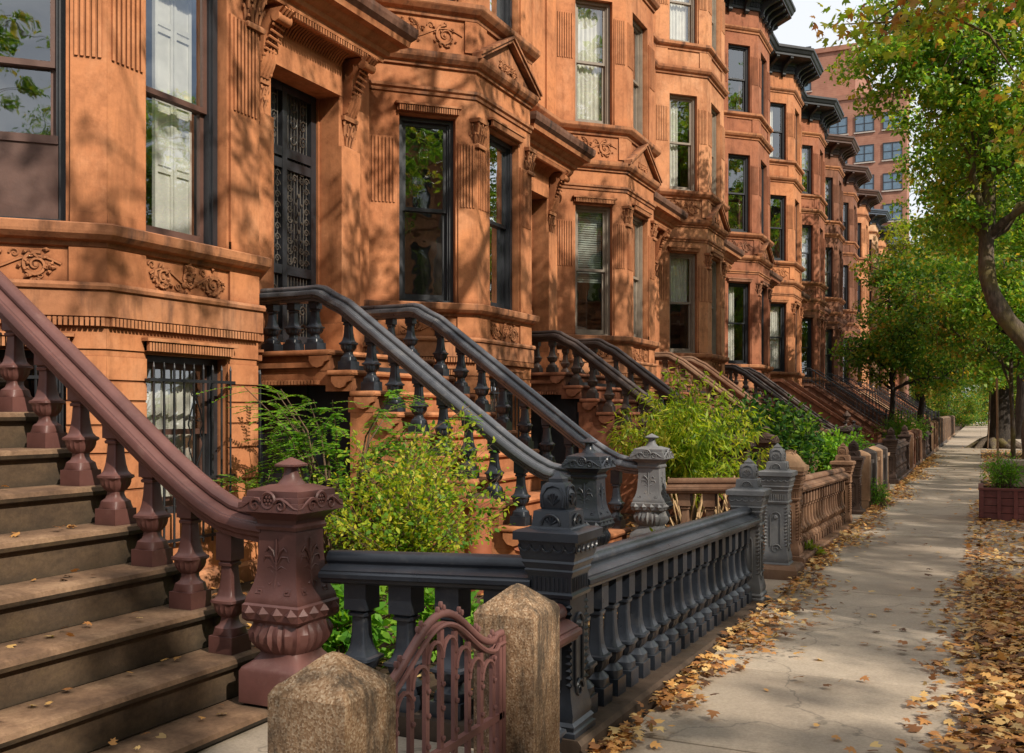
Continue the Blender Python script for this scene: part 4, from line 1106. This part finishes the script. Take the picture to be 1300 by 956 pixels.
# dapple-making neighbours (outside or beyond the frame) share one tree
T3 = make_tree('street_tree', 'street tree standing behind the camera on the kerb side', (2.1,-3.5,0),
   [(0,0,-.1,.36),(0,0,.6,.26),(.1,0,2.5,.23),(0,.1,5,.2),(.1,0,8,.15),(.1,0,11,.09),(0,0,13.5,.04)],
   [(0,0,12.3,3.4,3.8,2.6,4),(-.5,1.8,10.6,2.6,2.6,1.4,2),(.8,-1.8,10.8,2.6,2.6,1.4,2)], 135, 62, .36, .155, LG1, BARK, 8, shape='rhomb', limbs=12)
def tcopy(src, loc, rz, label, group='street trees outside the frame', sc=1):
    c = dup(src); c.location = loc; c.rotation_euler[2] = rz; c['label'] = label; c.scale = (sc,sc,sc)
    if group: c['group'] = group
    return c
T3['group'] = 'street trees outside the frame'
tcopy(T3, (4.9,11.5,0), 1.2, 'street tree on the kerb side outside the right edge of the photo')
tcopy(T3, (5.0,27.5,0), 2.5, 'second street tree outside the right edge', sc=1.05)
tcopy(T3, (3.6,-11,0), 4.0, 'street tree well behind the camera')
tcopy(T3, (13,-3.5,0), .4, 'tree across the road, seen only in window reflections'); tcopy(T3, (13,8,0), 3.0, 'second tree across the road, seen only in reflections')
tcopy(T3, (13.2,18,0), 5.0, 'third tree across the road, seen only in reflections'); tcopy(T3, (13,30,0), 2.0, 'fourth tree across the road, seen only in reflections'); tcopy(T3, (13,-8,0), 2.2, 'fifth tree across the road, seen only in reflections')
for q_, (x_, y_) in enumerate(((12.6,-5),(12.8,-15),(12.6,3.5),(12.7,13),(12.6,24),(3.4,-17))):
    tcopy(T1, (x_, y_, 0), 1.1*q_+.5, 'leafy maple across the road or behind the camera, seen only as a reflection', 'maples outside the frame')
# mid and far trees
FAR = 'trees down the street'
T4 = make_tree('street_tree', 'dark-trunked tree standing in the middle distance right of the sidewalk', (.75,46,0),
   [(0,0,-.1,.75),(0,0,.5,.5),(.05,0,2,.42),(0,0,5,.36),(.2,0,9,.25),(0,0,13,.1)],
   [(0,0,11,4.5,4.5,4,5),(-1.5,-1,6.5,3,3,2,3),(2,-1,5,3,3,2.4,3)], 300, 75, .75, .2, LG2, BARK_D, 31, limbs=12)
make_tree('yard_tree', 'small dense green tree in a front yard, crown hiding the far facades', (-2.6,33.5,0),
   [(0,0,-.1,.12),(0,0,.8,.09),(.1,0,2.2,.07),(0,0,4,.05),(0,0,5.8,.02)],
   [(.45,0,4.4,1.3,2.1,1.7,4),(1.2,0,3.0,1.4,1.6,.9,2.4),(-.5,.3,3.3,1.2,1.3,.8,2),(1.6,-.3,5.2,1.3,1.4,.9,2),(-.1,0,5.9,.9,1,.8,1)], 280, 60, .42, .14, LG2, BARK_D, 41, limbs=10, cat='tree')
make_tree('yard_tree', 'broad green tree leaning over the sidewalk in the middle distance', (-2.3,43,0),
   [(0,0,-.1,.16),(.1,0,1.2,.12),(.3,0,2.8,.1),(.6,0,5,.06),(.6,0,7,.03)],
   [(1.5,0,5.0,2.4,2.6,2.4,6),(0,0,4.2,1.8,2,1.4,2),(2.4,0,3.4,1.6,1.6,.9,2)], 280, 60, .5, .17, LG1, BARK_D, 42, limbs=10)
make_tree('street_tree', 'young tree with dark leaves over the sidewalk beside the support stake', (.8,30.5,0),
   [(0,0,-.1,.08),(0,0,1,.06),(-.05,0,2.6,.05),(0,0,4.5,.03)],
   [(-.9,0,3.7,1.5,1.6,.9,3),(.4,.3,4.9,1.6,1.5,1.0,3),(-1.9,.4,4.6,1.1,1.3,.6,2),(.9,0,3.3,1.2,1.2,.7,2)], 210, 55, .4, .13, LG2, BARK, 43, limbs=7)
make_tree('street_tree', 'yellow-green tree far down the street above the sidewalk', (1.3,66,0),
   [(0,0,-.1,.4),(0,0,3,.3),(0,0,8,.2),(0,0,14,.06)],
   [(-3.0,0,11,4.0,4,3.6,5),(.4,0,9,4.0,4,3,3)], 260, 70, .9, .26, LG3, BARK_D, 44, limbs=10)
TB = tcopy(T4, (1.9,37.5,0), 3.3, 'large bright green tree behind the curved maple, filling the right edge', 'street trees beside the sidewalk', 1.0)
for ch in TB.children:
    if ch.name.startswith('crown'): setmat(ch, LG1)
make_tree('street_tree', 'loose green tree between the curved maple and the yard trees', (1.5,27.0,0),
   [(0,0,-.1,.16),(0,0,1,.12),(-.1,0,3,.1),(-.3,0,6,.06),(-.3,0,8,.03)],
   [(-1.2,0,4.3,1.2,1.6,.8,3),(.2,.3,4.0,1.3,1.5,.9,3),(-.6,0,6.3,1.6,1.8,1.1,3),(.8,0,7.2,1.6,1.8,1.3,2)], 240, 60, .42, .13, LG1, BARK_D, 77, limbs=12)
tcopy(T4, (2.2,62,0), 2.2, 'dark green tree beyond the nearest dark trunk, right of the sidewalk', FAR)
tcopy(T4, (2.8,82,0), 4.0, 'dark green tree closing the view at the right', FAR)
tcopy(T4, (-4.5,88,0), 1.0, 'dark green tree closing the view at the left of the sidewalk end', FAR)
tcopy(T4, (3.8,104,0), 3.0, 'farthest dark green tree at the end of the sidewalk', FAR, 1.2)
for q_, (x_, y_) in enumerate(((-3.4,118),(3.6,124),(-9,160),(0.5,170),(-2.6,138),(2.6,143))):
    tcopy(T4, (x_,y_,-3.5), q_*1.3, 'tree in the dark mass that closes the end of the sidewalk', FAR, 1.0)
tcopy(T4, (-7,175,0), 5.0, 'tree beyond the cross street, left', FAR, 1.6); tcopy(T4, (7,178,0), 1.9, 'tree beyond the cross street, right', FAR, 1.6)
tcopy(T4, (18,165,0), 1.9, 'tree beyond the cross street, farther right', FAR, 1.6)

# shrubs
def shrub(label, base, nst, height, spread, leafn, size, mat, seed, shape='oval', stem_r=.008, up=.5, lean=(0,0), leafr=.07, start=.25, name='shrub', droop=.3, curve=.3):
    g = np.random.default_rng(seed); r = random.Random(seed)
    t = tag(empty(name, base), label, 'shrub'); m = MB(); C = []; D = []
    for k in range(nst):
        a = r.random()*6.283; rr = spread*math.sqrt(r.random()); h = height*(r.uniform(.55,1))*(1-.35*(rr/spread)**2)
        tip = Vector((rr*math.cos(a)+lean[0]*h, rr*math.sin(a)+lean[1]*h, h)); b = Vector((r.uniform(-.12,.12), r.uniform(-.12,.12), 0))
        pts = []
        for q in range(8):
            u = q/7; p = b.lerp(tip, u); p.x += -(tip.x-b.x)*curve*math.sin(math.pi*u); p.y += -(tip.y-b.y)*curve*math.sin(math.pi*u)
            p += Vector((r.uniform(-.03,.03), r.uniform(-.03,.03), 0)); pts.append(p)
        m.tube(pts, [stem_r*(1-.8*q/7) for q in range(8)], 5, False)
        for q in range(leafn):
            u = start+(1-start)*r.random()**.7; i = min(6, int(u*7)); f = u*7-i; p = pts[i].lerp(pts[i+1], f); dirv = (pts[i+1]-pts[i]).normalized()
            o = Vector(randunit(1, g)[0]); rad = leafr*r.random()*(1.6-u*.9)*2
            if rad > .06 and q % 7 == 0: m.tube([p, p+o*rad], [stem_r*.4, stem_r*.2], 3, False)
            C.append(p+o*rad); dd = o+dirv*up; dd.z -= droop; D.append(dd)
    m.build('stems', TWIG, t, 50)
    C = np.array(C); D = np.array(D); Nn = randunit(len(C), g)*.6; Nn[:,2] += .8
    ob('foliage', leaves_mesh('foliage', C, D, Nn, size*g.uniform(.6,1.2,len(C)), shape), mat, t)
    return t
shrub('leafy yellow-green rose shrub behind the black cross rail in the first front yard', (-3.68,5.98,.02), 84, 1.62, .78, 105, .042, leafmat('rose_leaf', [(0,(.06,.18,.02)),(.3,(.16,.32,.03)),(.65,(.36,.46,.03)),(1,(.62,.55,.06))], .5), 51, leafr=.085, lean=(.05,.1), stem_r=.006)
shrub('low fresh green plants around the foot of the rose shrub', (-3.0,5.2,.02), 26, .55, .45, 40, .07, LG5, 52, leafr=.1)
# feathery locust with pinnate leaves
def pinnate(label, base, n, seed, reach=1.4, hgt=1.7):
    r = random.Random(seed); g = np.random.default_rng(seed); t = tag(empty('feathery_shrub', base), label, 'shrub'); m = MB(); C=[];D=[];NN=[]
    for k in range(n):
        a = r.uniform(0,6.283); h = hgt*r.uniform(.4,1.0); re = reach*r.uniform(.25,.7)
        tip = Vector((re*math.cos(a)+.12, re*math.sin(a), h)); mid = tip*.55+Vector((0,0,.25*h))
        m.tube([(0,0,0), mid*.5, mid, tip], [.014,.01,.007,.003], 5, False)
        for q in range(11):
            u = .25+.75*r.random(); p = mid.lerp(tip, (u-.25)/.75) if u > .4 else (mid*u/.4*1.0)
            d = Vector((math.cos(a+r.uniform(-1.4,1.4)), math.sin(a+r.uniform(-1.4,1.4)), r.uniform(-.15,.5))).normalized(); ln = r.uniform(.18,.34)
            rach = [p+d*ln*s/5+Vector((0,0,-.06*(s/5)**2)) for s in range(6)]; m.tube(rach, .0022, 3, False)
            side = d.cross(Vector((0,0,1))).normalized()
            for s in range(11):
                w = s/10; q0 = p+d*ln*w+Vector((0,0,-.06*w*w))
                for sg in (-1,1): C.append(q0); D.append(side*sg+d*.5+Vector((0,0,-.15))); NN.append(Vector((0,0,1))+Vector(g.normal(size=3)*.25))
    m.build('stems', TWIG, t, 50)
    C=np.array(C);D=np.array(D);NN=np.array(NN); ob('foliage', leaves_mesh('foliage', C, D, NN, .042*g.uniform(.7,1.1,len(C)), 'oval'), LG5, t)
pinnate('feathery fern-leaved shrub against the first bay, behind the purple newel post', (-4.7,6.7,.02), 46, 61)
shrub('willow-like yellow-green shrub with long upright shoots in the second front yard', (-3.5,12.9,.02), 110, 2.15, 1.15, 85, .12, leafmat('willow_leaf', [(0,(.12,.24,.02)),(.4,(.28,.42,.03)),(.75,(.48,.56,.045)),(1,(.68,.62,.10))], .5), 53, shape='narrow', leafr=.06, start=.3, droop=.9, curve=.35)
shrub('rounded dark green ivy-leaved bush in the third front yard', (-3.6,18.6,.02), 130, 2.0, 1.1, 70, .11, leafmat('ivy_leaf', [(0,(.012,.05,.012)),(.5,(.03,.10,.02)),(.85,(.08,.19,.03)),(1,(.2,.33,.03))]), 54, leafr=.12, start=.3, curve=-.25)
shrub('light green bush beside the stoop past the ivy bush', (-2.7,21.2,.02), 60, 1.25, .7, 60, .09, LG5, 55, leafr=.12)
shrub('ferny green plant spilling over the dark balustrade in the distance', (-2.2,33.0,.3), 70, 1.35, .9, 60, .1, LG5, 56, leafr=.12, shape='narrow')
shrub('pale weed sprouting at the plinth of the brown balustrade', (-1.55,10.35,.02), 9, .18, .12, 14, .06, LG3, 57, leafr=.04)
shrub('green weed growing by the grey stone piers', (-1.42,16.2,.02), 22, .5, .16, 26, .07, LG5, 58, leafr=.05, shape='narrow')
shrub('small green plant at the foot of the black stoop', (-2.85,9.4,.03), 16, .3, .2, 22, .06, LG3, 59, leafr=.05)
shrub('green plants in the shade behind the purple newel post', (-3.3,4.75,.02), 30, .62, .3, 34, .085, LG5, 60, leafr=.08)
# dry canes in yard 2
m = MB(); r = random.Random(2)
for k in range(40):
    x = r.uniform(-.5,.5); m.tube([(x,r.uniform(-.3,.3),0),(x+r.uniform(-.35,.35),r.uniform(-.3,.3),r.uniform(.35,.8))], .009, 5)
tag(m.build('dry_canes', plain('straw', (.5,.33,.17)), None, 50, (-2.6,10.6,.02)), 'bundle of dry straw-coloured canes behind the brown cross rail', 'dry canes')

# terracotta chimney pot
def pot(loc, label, s=1.0, h=.8, r0=.115, plant=False):
    t = tag(empty('terracotta_pot', loc), label, 'pot')
    m = MB(); turned(m, [(0,r0*.92,0),(.02,r0,0),(h*.45,r0*.98,0),(h*.88,r0*1.05,0),(h*.885,r0*1.28,0),(h*.95,r0*1.33,0),(h*.96,r0*1.15,0),(h*.97,r0*.95,0),(h*.6,r0*.8,0)], 32)
    m.build('body', TERRA, t, 40)
    m = MB(); turned(m, [(h*.955,r0*1.0,0),(h*1.0,r0*.8,0),(h*1.02,.02,0)], 16); m.build('soil', SOIL, t, 40)
pot((-3.72,7.25,.02), 'tall terracotta chimney pot with thick rim beside the black stoop')
pot((-4.1,6.95,.02), 'second terracotta pot half hidden by the rose shrub', h=.72)
pot((-3.15,7.2,.02), 'low terracotta pot at the foot of the black stoop', h=.42, r0=.15)

# planter box
def planter(loc, w, d, h, label, seed):
    t = tag(empty('planter_box', loc), label, 'planter')
    m = MB(); n = 4
    for k in range(n):
        z = k*h/n
        m.box(0,w,0,.03,z+.004,z+h/n-.004); m.box(0,w,d-.03,d,z+.004,z+h/n-.004); m.box(0,.03,.03,d-.03,z+.004,z+h/n-.004); m.box(w-.03,w,.03,d-.03,z+.004,z+h/n-.004)
    m.build('boards', REDWOOD, t)
    m = MB()
    for x in (-.012, w*.33, w*.66, w-.04): m.box(x,x+.05,-.022,0,0,h+.02)
    for y in (.0, d/2, d-.05): m.box(-.022,0,y,y+.05,0,h+.02)
    m.box(-.03,w+.03,-.03,.035,h,h+.03); m.box(-.03,.035,.035,d,h,h+.03); m.box(w-.03,w+.03,.035,d,h,h+.03)
    m.build('battens', REDWOOD, t)
    m = MB(); m.box(.03,w-.03,.03,d-.03,.02,h-.03); m.build('soil', SOIL, t)
planter((.0,15.25,0), .62, 1.0, .42, 'dark red wooden planter box on the right side of the sidewalk', 1)
planter((.75,16.4,0), .7, .9, .36, 'second dark red planter box at the right edge, behind the first', 2)
shrub('flowering weeds growing out of the red planter box', (.3,15.7,.38), 46, .55, .3, 30, .075, LG5, 71, leafr=.07, shape='narrow')
shrub('tall thin weeds in the rear red planter box', (1.05,16.8,.34), 24, .7, .3, 26, .075, LG5, 72, leafr=.06, shape='narrow')
# stone block seat
m = MB(); m.box(-.3,.3,-.3,.3,.62,.70); m.box(-.2,.2,-.2,.2,.05,.62); m.box(-.26,.26,-.26,.26,0,.06)
tag(m.build('stone_pedestal', stone('pedestal_stone', (.3,.25,.2)), None, None, (.62,18.6,0)), 'square stone pedestal at the right edge behind the planter boxes', 'pedestal')
# stakes
m = MB(); m.tube([(0,0,0),(-.03,0,2.4)], .03, 8); tag(m.build('tree_stake', stone('stake_wood', (.42,.27,.17)), None, 50, (.42,29.5,0)), 'slim wooden stake supporting the young street tree', 'stake')
m = MB(); m.tube([(0,0,0),(.1,0,2.4)], .03, 8); tag(m.build('tree_stake', TWIG, None, 50, (.25,44.5,0)), 'leaning pole in front of the dark tree trunk', 'stake')
# root mound
m = MB()
for k in range(10):
    a = 6.28*k/10; m.tube([(0,0,.35),(.6*math.cos(a),.6*math.sin(a),.2),(1.2*math.cos(a+.2),1.2*math.sin(a+.2),-.05)], [.3,.2,.08], 7)
tag(m.build('root_mound', BARK, None, 60, (.6,46,0)), 'gnarled roots bulging around the foot of the dark tree', 'tree roots')
# lantern on the stoop wall of house 4, AC-like lamp finial ornaments
t = tag(empty('stone_urn', (-3.0, stoop_y(3)-.9, 1.27)), 'dark twin-lobed urn finial on the far stoop post', 'urn')
m = MB(); turned(m, [(0,.07,0),(.03,.04,0),(.07,.05,0),(.13,.10,0,.06,12),(.17,.09,0),(.2,.05,0),(.26,.02,0)], 24); m.build('bowl', DKBROWN, t, 40)

# ------------------------------------------------------------------ FALLEN LEAVES
def litter(name, label, P, size, seed, lift=.012):
    g = np.random.default_rng(seed); n = len(P); P = np.array(P, float)
    D = randunit(n, g); D[:,2] *= .25; Nn = randunit(n, g)*.35; Nn[:,2] += 1
    P[:,2] += lift + g.random(n)*.02
    me = leaves_mesh(name, P, D, Nn, size*g.uniform(.5,1.15,n), 'maple')
    return tag(ob(name, me, LIT), label, 'fallen leaves', kind='stuff')
g = np.random.default_rng(99); P = []
for _ in range(7600):    # drift along the balustrades
    y = 2.5+g.random()**1.15*34; w = (.05+.26*abs(math.sin(y*.55+.6))**1.5+.1*math.sin(y*2.3)**2); x = -1.49+abs(g.normal())*w*.6
    if x < -.4 and math.sin(y*9.1)+math.sin(y*3.7+1)+g.normal()*.9 > -.8: P.append((x, y, max(0, .07-.12*(x+1.49))*g.random()))
for _ in range(700):
    P.append((-1.5+g.random()*4, 2+g.random()**1.3*50, 0))
litter('leaf_drift', 'drift of orange fallen leaves along the foot of the balustrades', P, .062, 1)
P = []
for _ in range(15000):
    y = 4.2+g.random()*5.4; x = .04+g.random()*2.2; P.append((x, y, g.random()*.07))
for _ in range(900):
    y = 4+g.random()*6; P.append((.05-abs(g.normal())*.16, y, 0))
for _ in range(2600):
    y = 9.4+g.random()*9; x = -.15+abs(g.normal())*1.1; P.append((x, y, 0))
for _ in range(2500):
    y = 18+g.random()*25; x = .05+abs(g.normal())*.9; P.append((x, y, 0))
litter('leaf_litter', 'thick brown and yellow leaf litter in the tree pit at the right', P, .075, 2)
P = []
yc = stoop_y(-1)
for j in range(0, NJ):
    for _ in range(13):
        P.append((-6.82+nose(j)-.04-.2*g.random()**.6, yc-.75+1.5*g.random(), tz(j)+.002))
litter('step_leaves', 'scattered dry leaves on the treads of the olive-brown stoop', P, .05, 3, .004)
P = []
for _ in range(2600): P.append((-6+g.random()*4.2, 4.1+g.random()*9.5, .02))
litter('yard_leaves', 'dry leaf litter on the soil of the front yards', P, .07, 4)

# ------------------------------------------------------------------ APARTMENT BUILDING
def brickmat():
    m, nt, b = newmat('apartment_brick'); p = pos(nt)
    col = ramp(nt, noise(nt, p, 1.2, 6), [(.3,(.30,.13,.085)),(.6,(.40,.19,.125)),(.8,(.46,.24,.16))])
    w = N(nt,'ShaderNodeTexWave'); w.bands_direction='Z'; w.inputs['Scale'].default_value=1.6; nt.links.new(p, w.inputs['Vector'])
    col = mix(nt, col, ramp(nt, w.outputs['Fac'], [(.0,(.7,.7,.7)),(.4,(1,1,1))]), .35, 'MULTIPLY')
    nt.links.new(col, b.inputs['Base Color']); b.inputs['Roughness'].default_value=.9; return m
BR = brickmat(); PALEB = plain('pale_coping', (.5,.42,.36))
def apartment():
    t = tag(empty('apartment_building', (-12,104,0)), 'tall red brick apartment building rising behind the end of the row', 'building')
    m = MB(); m.box(-22,.3,4,34,0,39.0); m.box(-22.2,.5,3.8,34,39.0,39.5); m.box(-2.2,5.5,0,3.79,0,32.6); m.box(-2.35,5.65,-.15,3.79,32.6,33.1)
    m.build('wall', BR, t)
    fr = MB(); fr.box(-.9,.9,-.08,.02,0,.1); fr.box(-.9,.9,-.08,.02,1.6,1.7); fr.box(-.9,-.82,-.08,.02,.1,1.6); fr.box(.82,.9,-.08,.02,.1,1.6); fr.box(-.04,.04,-.08,.02,.1,1.6); fr.box(-.82,.82,-.06,.0,.8,.86)
    gl = MB(); gl.add([(-.82,-.03,.1),(.82,-.03,.1),(.82,-.03,1.6),(-.82,-.03,1.6)], [(0,1,2,3)])
    frm = fr.mesh('window'); glm = gl.mesh('pane'); GG = paint('blue_glass_pane', (.10,.17,.24), .12, spec=1)
    si = MB(); si.box(-1,1,-.12,0,-.12,0); sim = si.mesh('sill')
    for k in range(10):
        for x, yy in ((-.9,-.02),(1.6,-.02),(4.2,-.02)):
            w = ob('window', frm, FRAME_BLK, t, (x, yy, 2.2+k*3)); ob('pane', glm, GG, w); ob('sill', sim, PALEB, w)
    for k in range(13):
        for x in (-19,-14.5,-10,-5):
            w = ob('window', frm, FRAME_BLK, t, (x, 3.98, 2.2+k*3)); ob('pane', glm, GG, w); ob('sill', sim, PALEB, w)
apartment()

# ------------------------------------------------------------------ LIGHT, WORLD, CAMERA
EL = 38
S = Vector((1, -.42, 0)).normalized()*math.cos(R(EL)) + Vector((0,0,math.sin(R(EL))))
sun = bpy.data.lights.new('sun', 'SUN'); sun.energy = 5.0; sun.angle = R(.5); sun.color = (1,.91,.78)
so = bpy.data.objects.new('sun', sun); COL.objects.link(so); so.rotation_euler = S.to_track_quat('Z','Y').to_euler(); so.location = (20,-10,30)
w = bpy.data.worlds.new('World'); SC.world = w; w.use_nodes = True; nt = w.node_tree
sky = N(nt, 'ShaderNodeTexSky', sky_type='NISHITA'); sky.sun_disc = False; sky.sun_elevation = R(EL); sky.sun_rotation = math.atan2(S.x, S.y); sky.air_density = 1.0; sky.dust_density = 1.5
tc = N(nt, 'ShaderNodeTexCoord')
cn = noise(nt, mapping(nt, tc.outputs['Generated'], (1,1,2.5)), 2.2, 7, .6)
cr = N(nt, 'ShaderNodeMapRange'); cr.inputs[1].default_value = .28; cr.inputs[2].default_value = .50; cr.inputs[4].default_value = .9; nt.links.new(cn, cr.inputs[0])
col = mix(nt, sky.outputs[0], (12.2,12.6,13.2), cr.outputs[0])
bg = nt.nodes['Background']; nt.links.new(col, bg.inputs['Color']); bg.inputs['Strength'].default_value = .084
cam = bpy.data.cameras.new('camera'); co = bpy.data.objects.new('camera', cam); COL.objects.link(co)
F = 1264; TH = math.atan(595/F)
cam.sensor_width = 36; cam.lens = 36*F/1300; cam.shift_y = 45/1300; cam.clip_start = .05; cam.clip_end = 1500
co.location = (0,0,1.5); co.rotation_euler = (math.pi/2, 0, TH)
SC.camera = co
SC.view_settings.view_transform = 'Standard'; SC.view_settings.look = 'None'; SC.view_settings.exposure = 0
SC.cycles.max_bounces = 8; SC.cycles.transparent_max_bounces = 12; SC.cycles.sample_clamp_indirect = 6
